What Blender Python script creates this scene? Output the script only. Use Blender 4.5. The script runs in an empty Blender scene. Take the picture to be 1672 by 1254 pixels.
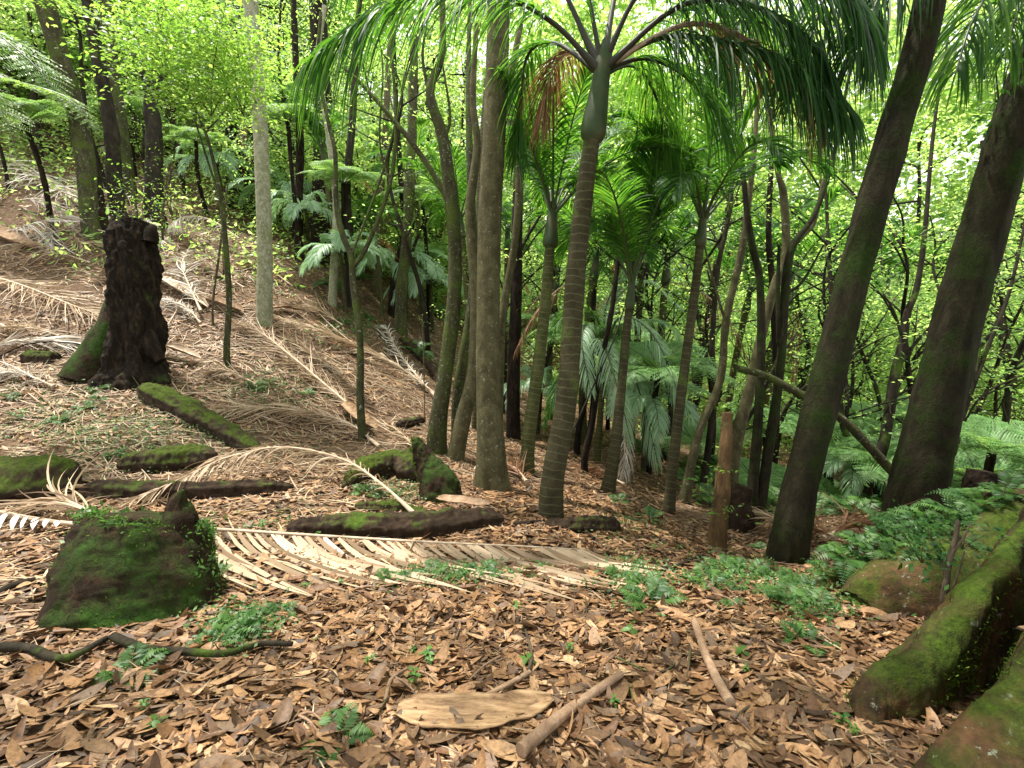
import bpy, math, random
import numpy as np
from mathutils import Vector, Matrix
rng = np.random.default_rng(11)
random.seed(5)
S = bpy.context.scene
COL = S.collection
PI = math.pi

# ------------------------------------------------------------------ camera, world, sun, exposure
FPX, CX, CY = 800.0, 836.0, 627.0
PITCH = math.radians(16)
EYE = np.array([0.0, 0.0, 1.6])
cd = bpy.data.cameras.new('camera'); cam = bpy.data.objects.new('camera', cd); COL.objects.link(cam)
cam.location = EYE; cam.rotation_euler = (PI/2 - PITCH, 0, 0)
cd.sensor_width = 36; cd.lens = 36*FPX/1672; cd.clip_start = 0.05; cd.clip_end = 900
S.camera = cam
FWD = np.array([0, math.cos(PITCH), -math.sin(PITCH)]); UP = np.array([0, math.sin(PITCH), math.cos(PITCH)]); RT = np.array([1.0, 0, 0])
def P(x, y, d):
    return EYE + d*(FWD + RT*(x-CX)/FPX + UP*(CY-y)/FPX)

SUN_EL, SUN_AZ = math.radians(64), math.radians(-40)      # azimuth from +Y towards +X
w = bpy.data.worlds.new('World'); S.world = w; w.use_nodes = True
nt = w.node_tree; bg = nt.nodes['Background']
sky = nt.nodes.new('ShaderNodeTexSky'); sky.sky_type = 'NISHITA'; sky.sun_disc = False
sky.sun_elevation = SUN_EL; sky.sun_rotation = SUN_AZ; sky.dust_density = 3.0; sky.air_density = 1.0
mx = nt.nodes.new('ShaderNodeMix'); mx.data_type = 'RGBA'; mx.inputs[0].default_value = 0.65
nt.links.new(sky.outputs[0], mx.inputs[6]); mx.inputs[7].default_value = (11.5, 11.6, 10.8, 1)   # bright overcast layer
nt.links.new(mx.outputs[2], bg.inputs[0]); bg.inputs[1].default_value = 0.125
sl = bpy.data.lights.new('sun', 'SUN'); sl.energy = 4.8; sl.angle = math.radians(1.5); sl.color = (1, .95, .86)
so = bpy.data.objects.new('sun', sl); COL.objects.link(so)
sd = Vector((math.sin(SUN_AZ)*math.cos(SUN_EL), math.cos(SUN_AZ)*math.cos(SUN_EL), math.sin(SUN_EL)))
so.rotation_euler = sd.to_track_quat('Z', 'Y').to_euler()
S.view_settings.view_transform = 'Standard'; S.view_settings.look = 'None'
S.view_settings.gamma = 1; S.view_settings.exposure = 1.12
S.render.engine = 'CYCLES'
S.cycles.max_bounces = 8; S.cycles.diffuse_bounces = 4; S.cycles.transmission_bounces = 6; S.cycles.transparent_max_bounces = 8
S.cycles.use_denoising = True
S.cycles.caustics_reflective = False; S.cycles.caustics_refractive = False

# ------------------------------------------------------------------ helpers
def nrm(v):
    v = np.asarray(v, float); n = np.linalg.norm(v, axis=-1, keepdims=True); return v/np.maximum(n, 1e-9)
_nd = np.random.default_rng(3)
_ND = nrm(_nd.normal(size=(24, 3))); _NP = _nd.uniform(0, 6.28, 24)
def noise(p, sc=1.0, seed=0):
    p = np.asarray(p, float)*sc; o = 0
    for k in range(6):
        j = (k + seed*5) % 24
        f = (1, 1.7, 2.3, 3.1, 4.3, 5.9)[k]
        o = o + np.sin((p@_ND[j])*f + _NP[j] + seed*1.3 + 1.5*np.sin((p@_ND[(j+7) % 24])*f*.7+seed))/(1+k*.5)
    return o/3.0
def cr(pts, n):
    pts = np.asarray(pts, float)
    if len(pts) == 2: pts = np.vstack([pts[0], (pts[0]+pts[1])/2, pts[1]])
    q = np.vstack([2*pts[0]-pts[1], pts, 2*pts[-1]-pts[-2]]); m = len(pts)-1
    t = np.linspace(0, m-1e-6, n); i = t.astype(int); u = (t-i)[:, None]
    a, b, c, d = q[i], q[i+1], q[i+2], q[i+3]
    return .5*((2*b)+(-a+c)*u+(2*a-5*b+4*c-d)*u*u+(-a+3*b-3*c+d)*u**3)

class MB:
    def __init__(s): s.v = []; s.q = []; s.t = []; s.n = 0; s.tint = []; s.vl = []; s.mi = []
    def add(s, v, q=None, t=None, tint=0.5, vl=0.0):
        v = np.asarray(v, float).reshape(-1, 3); k = len(v)
        s.v.append(v)
        if q is not None and len(q): s.q.append(np.asarray(q, int)+s.n)
        if t is not None and len(t): s.t.append(np.asarray(t, int)+s.n)
        s.tint.append(np.broadcast_to(tint, (k,)).astype(float)); s.vl.append(np.broadcast_to(vl, (k,)).astype(float))
        s.n += k
        return s
    def build(s, name, mat, parent=None, loc=(0, 0, 0), smooth=True):
        v = np.vstack(s.v) - np.asarray(loc, float)
        q = np.vstack(s.q) if s.q else np.zeros((0, 4), int)
        t = np.vstack(s.t) if s.t else np.zeros((0, 3), int)
        me = bpy.data.meshes.new(name)
        me.vertices.add(len(v)); me.vertices.foreach_set('co', v.astype(np.float32).ravel())
        me.loops.add(q.size+t.size); me.loops.foreach_set('vertex_index', np.concatenate([q.ravel(), t.ravel()]).astype(np.int32))
        me.polygons.add(len(q)+len(t))
        ls = np.concatenate([np.arange(len(q))*4, q.size+np.arange(len(t))*3]).astype(np.int32)
        me.polygons.foreach_set('loop_start', ls)
        me.polygons.foreach_set('use_smooth', np.full(len(q)+len(t), smooth))
        a = me.attributes.new('tint', 'FLOAT', 'POINT'); a.data.foreach_set('value', np.concatenate(s.tint).astype(np.float32))
        a = me.attributes.new('vlen', 'FLOAT', 'POINT'); a.data.foreach_set('value', np.concatenate(s.vl).astype(np.float32))
        me.update(calc_edges=True); me.validate()
        me.materials.append(mat)
        o = bpy.data.objects.new(name, me); COL.objects.link(o)
        if parent is not None: o.parent = parent
        else: o.location = loc
        return o
def thing(name, label, cat, loc, group=None, rz=0):
    o = bpy.data.objects.new(name, None); COL.objects.link(o); o.location = loc; o.rotation_euler = (0, 0, rz)
    o.empty_display_size = .1; return tag(o, label, cat, group)
def tag(o, label=None, cat=None, group=None, kind=None):
    if label: o['label'] = label
    if cat: o['category'] = cat
    if group: o['group'] = group
    if kind: o['kind'] = kind
    return o
KIDS = {}
def kids(o):
    if o.name not in KIDS: KIDS[o.name] = list(o.children)
    return KIDS[o.name]
def dup(root, loc, rz=0, sc=1.0, label=None, tilt=(0, 0)):
    r = root.copy(); COL.objects.link(r); r.location = loc; r.rotation_euler = (tilt[0], tilt[1], rz); r.scale = (sc, sc, sc)
    if label: r['label'] = label
    for ch in kids(root):
        c = ch.copy(); COL.objects.link(c); c.parent = r
        for g in kids(ch):
            e = g.copy(); COL.objects.link(e); e.parent = c
    return r

def frame(path, ref=None):
    T = np.gradient(path, axis=0); T = nrm(T)
    if ref is None:
        ref = np.array([0, 1.0, 0]) if abs(T[:, 2]).mean() > .6 else np.array([0, 0, 1.0])
    A = nrm(np.cross(T, ref)); B = nrm(np.cross(A, T)); return T, A, B
def tube(mb, path, rad, ns=14, lump=0.0, lsc=4, seed=0, flare=0.0, fl_h=.35, lobes=5, vs=1.0, cap=True, ridge=0, tint=.5, ref=None, rings=None, v0=0, rough=0.0):
    path = np.asarray(path, float); n = len(path); rad = np.broadcast_to(rad, (n,)).astype(float)
    T, A, B = frame(path, ref)
    seg = np.concatenate([[0], np.cumsum(np.linalg.norm(np.diff(path, axis=0), axis=1))])
    a = np.linspace(0, 2*PI, ns, endpoint=False)
    R = rad[:, None]*np.ones(ns)
    if flare: R = R*(1+flare*np.exp(-seg/fl_h)[:, None]*(1+.55*np.sin(lobes*a+seed)+.3*np.sin((lobes-2)*a+seed*2)))
    if rings is not None: R = R*(1+rings*((np.sin(seg*2*PI/.085))**8)[:, None])
    if ridge: R = R*(1+ridge*np.sin(a[None]*7+seed+2*np.sin(seg*1.5)[:, None]))
    v = path[:, None]+A[:, None]*(R*np.cos(a))[..., None]+B[:, None]*(R*np.sin(a)*vs)[..., None]
    if lump:
        d = v-path[:, None]
        vv_ = v.reshape(-1, 3); v = path[:, None]+d*(1+lump*(noise(vv_, lsc, seed)+.4*noise(vv_, lsc*3.3, seed+1)).reshape(n, ns))[..., None]
    if rough: vv_ = v.reshape(-1, 3)*np.array([1, 1, .45]); v = v+A[:, None]*0+nrm(v-path[:, None])*(rough*(np.abs(noise(vv_, 26, seed+2))-.35+.5*noise(vv_, 55, seed+3)).reshape(n, ns))[..., None]
    i = np.arange(n-1)[:, None]*ns; j = np.arange(ns)[None]; k = (j+1) % ns
    q = np.stack([i+j, i+k, i+ns+k, i+ns+j], -1).reshape(-1, 4)
    base = mb.n
    mb.add(v, q, tint=tint, vl=np.repeat(seg+v0, ns))
    if cap:
        for r_, c in ((0, path[0]), (n-1, path[-1])):
            idx = np.arange(ns)+r_*ns
            vv = np.vstack([v[r_], c[None]+(T[r_]*rad[r_]*.15*(1 if r_ else -1))[None]])
            tt = np.stack([np.arange(ns), (np.arange(ns)+1) % ns, np.full(ns, ns)], -1)
            if r_ == 0: tt = tt[:, ::-1]
            mb.add(vv, None, tt, tint=tint, vl=seg[r_]+v0)
    return mb
def leaves(mb, c, nor, head, L, W, curl=.15, fold=.1, tint=None, fine=True):
    """batch of leaves: centres, normals, heading vectors, lengths, widths"""
    n = len(c); c = np.asarray(c, float)
    nor = nrm(nor); head = nrm(head-nor*(head*nor).sum(-1, keepdims=True)); side = np.cross(nor, head)
    L = np.broadcast_to(L, (n,)); W = np.broadcast_to(W, (n,)); curl = np.broadcast_to(curl, (n,)); fold = np.broadcast_to(fold, (n,))
    if tint is None: tint = rng.random(n)
    if fine:
        s = np.array([0, .1, .3, .52, .74, .9, 1.0]); wv = np.array([.08, .5, .92, 1, .78, .42, .03])
    else:
        s = np.array([0, .45, 1.0]); wv = np.array([.1, 1, .05])
    ns_ = len(s)
    ctr = c[:, None]+head[:, None]*((s-.5)[None]*L[:, None])[..., None]+nor[:, None]*((curl*L)[:, None]*((2*s-1)**2)[None])[..., None]
    if fine: ctr = ctr + side[:, None]*(((tint-.5)*.35*L)[:, None]*((2*s-1)**2)[None])[..., None]
    hw = (wv[None]*W[:, None]/2)
    l = ctr+side[:, None]*hw[..., None]+nor[:, None]*(fold[:, None]*hw*2)[..., None]
    r = ctr-side[:, None]*hw[..., None]+nor[:, None]*(fold[:, None]*hw*2)[..., None]
    if fine:
        v = np.stack([l, ctr, r], 2); cols = 3
    else:
        v = np.stack([l, r], 2); cols = 2
    m = ns_*cols; off = (np.arange(n)*m)[:, None]; q = []
    for i in range(ns_-1):
        for j in range(cols-1):
            a0 = i*cols+j; q.append([a0, a0+1, a0+cols+1, a0+cols])
    q = (off[:, :, None]+np.array(q)[None]).reshape(-1, 4)
    mb.add(v.reshape(-1, 3), q, tint=np.repeat(tint, m), vl=np.tile(np.repeat(s, cols), n))
def ribbons(mb, base, d, wd, L, W, droop, seg=5, tint=None, clamp=None, prof=None, bend=None):
    n = len(base); d = nrm(d); wd = nrm(wd-d*(wd*d).sum(-1, keepdims=True))
    L = np.broadcast_to(L, (n,)); W = np.broadcast_to(W, (n,)); droop = np.broadcast_to(droop, (n,))
    if tint is None: tint = rng.random(n)
    s = np.linspace(0, 1, seg+1)
    if prof is None: prof = np.interp(s, [0, .15, .5, .8, 1], [.45, .9, 1, .6, .04])
    ctr = base[:, None]+d[:, None]*((L[:, None]*(s-.25*np.clip(droop, 0, 1.5)[:, None]*s*s))[..., None])
    ctr[..., 2] -= (L*droop)[:, None]*(s**2)[None]
    if bend is not None: ctr = ctr+bend[:, None]*((L[:, None]*s**2)[..., None])
    if clamp is not None:
        g = H(ctr[..., 0], ctr[..., 1])+clamp; ctr[..., 2] = np.maximum(ctr[..., 2], g+rng.uniform(0, .05, n)[:, None]*s)
    hw = W[:, None]*prof[None]/2
    l = ctr+wd[:, None]*hw[..., None]; r = ctr-wd[:, None]*hw[..., None]
    v = np.stack([l, r], 2); m = (seg+1)*2; off = (np.arange(n)*m)[:, None, None]
    q = np.array([[2*i, 2*i+1, 2*i+3, 2*i+2] for i in range(seg)])
    mb.add(v.reshape(-1, 3), (off+q[None]).reshape(-1, 4), tint=np.repeat(tint, m), vl=np.tile(np.repeat(s, 2), n))

# ------------------------------------------------------------------ materials
MATS = {}
def newmat(name):
    m = bpy.data.materials.new(name); m.use_nodes = True; n = m.node_tree
    n.nodes.clear(); out = n.nodes.new('ShaderNodeOutputMaterial'); MATS[name] = m
    return m, n, out
def N(n, typ, **kw):
    o = n.nodes.new(typ)
    for k, v in kw.items(): setattr(o, k, v)
    return o
def ramp(n, fac, stops):
    r = N(n, 'ShaderNodeValToRGB'); e = r.color_ramp.elements
    while len(e) < len(stops): e.new(.5)
    for i, (p, c) in enumerate(stops): e[i].position = p; e[i].color = (*c, 1)
    n.links.new(fac, r.inputs[0]); return r.outputs[0]
def mixc(n, f, a, b, mode='MIX'):
    m = N(n, 'ShaderNodeMix', data_type='RGBA', blend_type=mode)
    for i, x in ((0, f), (6, a), (7, b)):
        if isinstance(x, (int, float)): m.inputs[i].default_value = x
        elif isinstance(x, tuple): m.inputs[i].default_value = (*x, 1)
        else: n.links.new(x, m.inputs[i])
    return m.outputs[2]
def mathn(n, op, a, b=0.0, c=None):
    m = N(n, 'ShaderNodeMath', operation=op)
    for i, x in enumerate((a, b, c)):
        if x is None: continue
        if isinstance(x, (int, float)): m.inputs[i].default_value = x
        else: n.links.new(x, m.inputs[i])
    return m.outputs[0]
def noiset(n, sc, det=4, rough=.55, vec=None, dist=0.0):
    t = N(n, 'ShaderNodeTexNoise'); t.inputs['Scale'].default_value = sc; t.inputs['Detail'].default_value = det
    t.inputs['Roughness'].default_value = rough; t.inputs['Distortion'].default_value = dist
    if vec is not None: n.links.new(vec, t.inputs['Vector'])
    return t.outputs[0]
def attr(n, name): 
    a = N(n, 'ShaderNodeAttribute', attribute_name=name); return a.outputs['Fac']
def objco(n): return N(n, 'ShaderNodeTexCoord').outputs['Object']
def bsdf(n, out, col, rough=.8, spec=.3, bump=None, bs=.3, bd=.01, trans=0.0, tcol=None):
    b = N(n, 'ShaderNodeBsdfPrincipled')
    if isinstance(col, tuple): b.inputs['Base Color'].default_value = (*col, 1)
    else: n.links.new(col, b.inputs['Base Color'])
    if isinstance(rough, (int, float)): b.inputs['Roughness'].default_value = rough
    else: n.links.new(rough, b.inputs['Roughness'])
    b.inputs['Specular IOR Level'].default_value = spec
    if bump is not None:
        bp = N(n, 'ShaderNodeBump'); bp.inputs['Strength'].default_value = bs; bp.inputs['Distance'].default_value = bd
        n.links.new(bump, bp.inputs['Height']); n.links.new(bp.outputs[0], b.inputs['Normal'])
    if trans:
        t = N(n, 'ShaderNodeBsdfTranslucent'); 
        if isinstance(tcol, tuple): t.inputs[0].default_value = (*tcol, 1)
        else: n.links.new(tcol, t.inputs[0])
        ms = N(n, 'ShaderNodeMixShader'); ms.inputs[0].default_value = trans
        n.links.new(b.outputs[0], ms.inputs[1]); n.links.new(t.outputs[0], ms.inputs[2]); n.links.new(ms.outputs[0], out.inputs[0])
    else: n.links.new(b.outputs[0], out.inputs[0])
def leafmat(name, stops, tstops, rough=.45, spec=.4, trans=.45, mott=0.0):
    m, n, out = newmat(name); t = attr(n, 'tint')
    oi = N(n, 'ShaderNodeObjectInfo').outputs['Random']
    t2 = mathn(n, 'FRACT', mathn(n, 'ADD', mathn(n, 'MULTIPLY', t, .85), mathn(n, 'MULTIPLY', oi, .15)))
    c = ramp(n, t2, stops)
    if mott:
        nz = ramp(n, noiset(n, 60, 4, .7, objco(n)), [(.3, (1-mott,)*3), (.6, (1.1,)*3)]); c = mixc(n, 1.0, c, nz, 'MULTIPLY')
        ve = ramp(n, attr(n, 'vlen'), [(0, (.75,)*3), (.15, (1, 1, 1)), (.85, (1, 1, 1)), (1, (.65,)*3)]); c = mixc(n, 1.0, c, ve, 'MULTIPLY')
    bsdf(n, out, c, rough, spec, trans=trans, tcol=ramp(n, t2, tstops)); return m
M_broad = leafmat('broad_leaf', [(0, (.035, .10, .012)), (.5, (.06, .16, .02)), (1, (.12, .24, .03))],
                  [(0, (.16, .36, .03)), (.5, (.30, .52, .05)), (1, (.55, .70, .10))])
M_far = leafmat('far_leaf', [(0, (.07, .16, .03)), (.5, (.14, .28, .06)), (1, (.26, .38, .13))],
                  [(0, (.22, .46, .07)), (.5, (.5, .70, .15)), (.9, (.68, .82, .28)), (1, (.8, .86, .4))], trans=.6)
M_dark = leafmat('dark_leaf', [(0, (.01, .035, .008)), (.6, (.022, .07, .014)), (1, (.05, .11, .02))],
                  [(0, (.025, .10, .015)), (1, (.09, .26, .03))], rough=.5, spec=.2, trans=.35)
M_palm = leafmat('palm_leaflet', [(0, (.012, .05, .01)), (.7, (.04, .12, .018)), (.93, (.09, .17, .025)), (1, (.2, .15, .04))],
                  [(0, (.06, .22, .02)), (.7, (.2, .44, .03)), (.93, (.42, .55, .05)), (1, (.45, .3, .05))], rough=.5, spec=.22, trans=.5)
M_palmpale = leafmat('young_palm_leaflet', [(0, (.2, .33, .2)), (1, (.42, .54, .4))],
                  [(0, (.3, .6, .18)), (1, (.6, .82, .36))], rough=.42, spec=.4, trans=.4)
M_fern = leafmat('fern_leaf', [(0, (.08, .2, .05)), (1, (.2, .35, .13))],
                  [(0, (.22, .44, .08)), (1, (.48, .66, .18))], rough=.5, trans=.45)
M_gfern = leafmat('ground_fern_leaf', [(0, (.02, .07, .012)), (1, (.08, .17, .03))],
                  [(0, (.06, .2, .03)), (1, (.2, .38, .07))], rough=.5, trans=.3)
M_herb = leafmat('herb_leaf', [(0, (.03, .1, .02)), (1, (.09, .2, .035))],
                  [(0, (.15, .4, .05)), (1, (.35, .6, .08))], rough=.5, trans=.35)
M_sap = leafmat('sapling_leaf', [(0, (.05, .12, .015)), (1, (.12, .24, .04))], [(0, (.2, .44, .04)), (.6, (.38, .62, .08)), (1, (.6, .76, .16))], trans=.5)
M_litter = leafmat('litter_leaf', [(0, (.02, .012, .007)), (.2, (.07, .038, .02)), (.36, (.15, .075, .035)), (.43, (.12, .078, .046)), (.55, (.22, .115, .05)), (.75, (.34, .195, .095)), (.93, (.46, .31, .175)), (.975, (.42, .40, .35)), (1, (.42, .26, .05))],
                  [(0, (.1, .04, .02)), (1, (.4, .22, .1))], rough=.55, spec=.3, trans=.1, mott=.55)
M_dead = leafmat('dry_frond', [(0, (.12, .07, .04)), (.35, (.28, .19, .115)), (.7, (.46, .35, .225)), (1, (.62, .52, .39))],
                  [(0, (.25, .16, .08)), (1, (.55, .42, .25))], rough=.6, trans=.15)
M_brownfr = leafmat('brown_frond', [(0, (.09, .04, .02)), (.6, (.2, .1, .045)), (1, (.3, .17, .08))],
                  [(0, (.2, .09, .03)), (1, (.45, .22, .08))], rough=.6, trans=.3)
M_greyfr = leafmat('bleached_frond', [(0, (.3, .25, .2)), (.5, (.5, .45, .38)), (1, (.72, .68, .62))],
                  [(0, (.3, .24, .18)), (1, (.6, .52, .4))], rough=.6, trans=.12)

def barkmat(name, c1, c2, c3, sc=6, moss=0.0, mosscol=((.03, .07, .008), (.11, .17, .02)), rings=None, lich=0.0, bs=.6, upmoss=.0, stretch=.25):
    m, n, out = newmat(name); co = objco(n)
    mp = N(n, 'ShaderNodeMapping'); mp.inputs['Scale'].default_value = (1, 1, stretch); n.links.new(co, mp.inputs[0])
    big = noiset(n, sc, 6, .65, mp.outputs[0], .4); fine = noiset(n, sc*9, 5, .7, mp.outputs[0])
    c = ramp(n, mathn(n, 'ADD', mathn(n, 'MULTIPLY', big, .65), mathn(n, 'MULTIPLY', fine, .35)), [(.33, c1), (.5, c2), (.68, c3)])
    h = mathn(n, 'ADD', big, mathn(n, 'MULTIPLY', fine, .6))
    if rings is not None:
        v = attr(n, 'vlen')
        vj = mathn(n, 'ADD', v, mathn(n, 'MULTIPLY', noiset(n, 3, 3, .6, co), .12))
        f = mathn(n, 'FRACT', mathn(n, 'MULTIPLY', vj, 1/.085))
        r = mathn(n, 'LESS_THAN', mathn(n, 'ABSOLUTE', mathn(n, 'SUBTRACT', f, .5)), .07)
        r = mathn(n, 'MULTIPLY', r, mathn(n, 'ADD', .25, mathn(n, 'MULTIPLY', fine, .9)))
        c = mixc(n, r, c, rings); h = mathn(n, 'ADD', h, mathn(n, 'MULTIPLY', r, .5))
    if lich:
        lf = ramp(n, noiset(n, 22, 6, .75, co), [(.56-.1*lich, (0, 0, 0)), (.64-.1*lich, (1, 1, 1))])
        c = mixc(n, mathn(n, 'MULTIPLY', lf, .75), c, (.34, .37, .28))
    if moss or upmoss:
        nz = N(n, 'ShaderNodeSeparateXYZ'); n.links.new(N(n, 'ShaderNodeNewGeometry').outputs['Normal'], nz.inputs[0])
        f = mathn(n, 'ADD', mathn(n, 'MULTIPLY', nz.outputs[2], upmoss), mathn(n, 'ADD', noiset(n, 2.6, 5, .65, co), moss-.1))
        f = ramp(n, f, [(.42, (0, 0, 0)), (.62, (1, 1, 1))])
        mc = ramp(n, noiset(n, 30, 5, .75, co), [(.3, mosscol[0]), (.7, mosscol[1])])
        c = mixc(n, f, c, mc)
        h = mathn(n, 'ADD', h, mathn(n, 'MULTIPLY', mathn(n, 'MULTIPLY', f, noiset(n, 60, 4, .8, co)), 1.2))
    bsdf(n, out, c, .9, .12, h, bs, .02); return m
M_nikau = barkmat('palm_trunk', (.028, .03, .011), (.055, .058, .02), (.095, .092, .04), 5, moss=-.02, rings=(.12, .12, .055), bs=.35, stretch=1)
M_nikaub = barkmat('brown_palm_trunk', (.02, .018, .009), (.042, .036, .018), (.078, .068, .036), 5, moss=-.04, rings=(.085, .085, .042), bs=.35, stretch=1)
M_barkbrown = barkmat('brown_bark', (.03, .026, .012), (.07, .062, .03), (.13, .115, .06), 9, moss=.0, lich=-.4, mosscol=((.05, .07, .01), (.11, .13, .03)), bs=.5, stretch=.6)
M_barkgreen = barkmat('green_bark', (.018, .017, .008), (.04, .038, .017), (.085, .08, .04), 9, moss=.06, lich=-.2, mosscol=((.03, .05, .008), (.09, .12, .02)), bs=.8)
M_barkpale = barkmat('pale_lichen_bark', (.1, .095, .05), (.2, .19, .12), (.34, .33, .24), 9, moss=-.02, lich=.35, mosscol=((.07, .1, .015), (.17, .21, .04)), bs=.7, stretch=.7)
M_barkdark = barkmat('dark_bark', (.008, .007, .005), (.022, .018, .012), (.05, .04, .026), 7, moss=-.04, bs=.7)
M_barkdark2 = barkmat('shade_darkened_bark', (.007, .006, .003), (.02, .017, .009), (.046, .039, .02), 9, moss=.05, mosscol=((.009, .02, .003), (.034, .06, .008)), bs=1)  # albedo lowered to put the backlit shade of the trunks into the colour
M_black = barkmat('fibrous_black_trunk', (.003, .0023, .0016), (.012, .008, .005), (.05, .033, .019), 14, moss=-.08, mosscol=((.015, .03, .006), (.05, .09, .015)), bs=.9)
M_twig = barkmat('twig_bark', (.03, .022, .015), (.075, .056, .038), (.15, .12, .09), 14, moss=.02, bs=.5)
M_stick = barkmat('dry_stick', (.12, .075, .045), (.23, .15, .095), (.36, .26, .18), 12, bs=.4, stretch=.3)
M_orange = barkmat('rotting_wood', (.03, .02, .011), (.11, .066, .032), (.22, .135, .06), 8, moss=.02, bs=.8)
M_log = barkmat('rotten_log', (.01, .006, .004), (.028, .018, .011), (.075, .048, .03), 11, moss=-.18, upmoss=.2, bs=.9, stretch=1)
M_mosslog = barkmat('mossy_log', (.01, .007, .005), (.035, .024, .015), (.09, .062, .038), 11, moss=-.2, upmoss=.42, mosscol=((.015, .03, .004), (.08, .11, .012)), bs=.9, stretch=1)
M_mossstump = barkmat('mossy_stump', (.008, .005, .003), (.024, .014, .008), (.06, .034, .02), 12, moss=.03, upmoss=.12, mosscol=((.01, .03, .004), (.045, .1, .012)), bs=1, stretch=1)
M_root = barkmat('mossy_root', (.016, .011, .006), (.045, .028, .014), (.14, .07, .034), 3.2, moss=-.01, upmoss=.14, mosscol=((.012, .026, .004), (.075, .12, .012)), lich=-.5, bs=.9, stretch=1)
m, n, out = newmat('palm_crownshaft'); co = objco(n)
bsdf(n, out, ramp(n, noiset(n, 3, 4, .6, co), [(.35, (.022, .034, .011)), (.52, (.035, .055, .018)), (.7, (.085, .07, .033))]), .6, .25, noiset(n, 30, 3, .6, co), .15); M_shaft = m
m, n, out = newmat('frond_stem'); bsdf(n, out, (.045, .07, .022), .5, .4); M_rach = m
m, n, out = newmat('dark_frond_stem'); bsdf(n, out, (.03, .028, .018), .6, .3); M_rachd = m
m, n, out = newmat('dry_frond_stem'); co = objco(n)
bsdf(n, out, ramp(n, noiset(n, 9, 4, .6, co), [(.3, (.24, .17, .11)), (.7, (.48, .38, .27))]), .6, .3); M_rdead = m
m, n, out = newmat('pale_bark_slab'); co = objco(n)
mp = N(n, 'ShaderNodeMapping'); mp.inputs['Scale'].default_value = (1.2, 9, 4); n.links.new(co, mp.inputs[0])
bsdf(n, out, ramp(n, noiset(n, 5, 6, .7, mp.outputs[0]), [(.35, (.09, .048, .024)), (.5, (.24, .145, .07)), (.65, (.37, .25, .135))]), .65, .3, noiset(n, 12, 6, .75, mp.outputs[0]), .5); M_slab = m
m, n, out = newmat('soil'); co = objco(n)
a_ = noiset(n, 1.3, 5, .65, co); b_ = noiset(n, 26, 6, .75, co); v_ = N(n, 'ShaderNodeTexVoronoi'); v_.inputs['Scale'].default_value = 28; n.links.new(co, v_.inputs[0])
soil = ramp(n, b_, [(.3, (.035, .022, .014)), (.5, (.1, .062, .038)), (.62, (.2, .135, .085)), (.75, (.3, .21, .14))])
soil = mixc(n, ramp(n, a_, [(.42, (0, 0, 0)), (.6, (.75, .75, .75))]), soil, mixc(n, b_, (.03, .02, .013), (.14, .09, .055)))
bsdf(n, out, soil, .95, .1, mathn(n, 'ADD', b_, v_.outputs[0]), .8, .03); M_soil = m

# ------------------------------------------------------------------ terrain: heights through surveyed points
CTRL = [(0, 1254, 1.6), (400, 1254, 1.65), (836, 1254, 1.7), (1300, 1254, 1.7), (1672, 1254, 1.7),
 (0, 1100, 2.2), (400, 1100, 2.3), (836, 1100, 2.3), (1300, 1100, 2.25), (1672, 1100, 2.3),
 (0, 950, 3.1), (400, 950, 3.3), (836, 950, 3.4), (1250, 960, 3.5), (1550, 960, 3.5),
 (0, 850, 4.2), (400, 850, 4.5), (700, 850, 4.8), (900, 850, 5.0), (1100, 880, 4.9), (1283, 920, 4.6), (1490, 850, 6.2), (1672, 850, 6),
 (0, 760, 5.5), (200, 760, 5.7), (400, 760, 6), (700, 760, 7), (860, 775, 7.2), (990, 805, 7.0), (1090, 840, 6.6), (1175, 890, 5.6), (1060, 745, 11), (1240, 850, 8),
 (0, 650, 7), (300, 650, 7.5), (600, 680, 9),
 (0, 550, 8.6), (300, 550, 9.5), (430, 525, 10.5), (600, 560, 12), (700, 620, 12), (800, 660, 13),
 (0, 430, 11), (300, 430, 12.5), (450, 430, 14), (600, 450, 18), (700, 500, 19), (800, 560, 20),
 (0, 330, 13.5), (300, 330, 17), (480, 370, 21), (600, 400, 26),
 (0, 220, 19), (300, 240, 25), (0, 120, 28), (300, 170, 36), (600, 330, 36),
 (1350, 800, 12), (1550, 790, 12), (1672, 740, 14), (1100, 690, 18), (1400, 690, 22), (1650, 650, 25), (1000, 600, 26), (900, 610, 22), (1300, 590, 38), (1672, 560, 40), (1000, 520, 45), (700, 400, 45), (1300, 480, 60), (1700, 450, 60),
 (-500, 1100, 2.5), (-500, 700, 6.5), (-500, 400, 12), (-400, 200, 20), (2200, 1100, 2.5), (2200, 850, 5), (2200, 740, 14), (2200, 620, 30)]
CP = np.array([P(*c) for c in CTRL] + [np.array([0, -3, .2]), np.array([-8, -4, .6]), np.array([8, -4, .6]), np.array([0, 0, 0.02])])
def _k(r2): return r2*np.log(r2+1e-9)*.5
XS = 10.0
A2 = CP[:, :2]/XS
K = _k(((A2[:, None]-A2[None])**2).sum(-1)); nC = len(A2)
PM = np.hstack([np.ones((nC, 1)), A2])
SYS = np.block([[K+np.eye(nC)*.004, PM], [PM.T, np.zeros((3, 3))]])
SOL = np.linalg.solve(SYS, np.concatenate([CP[:, 2], np.zeros(3)]))
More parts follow.
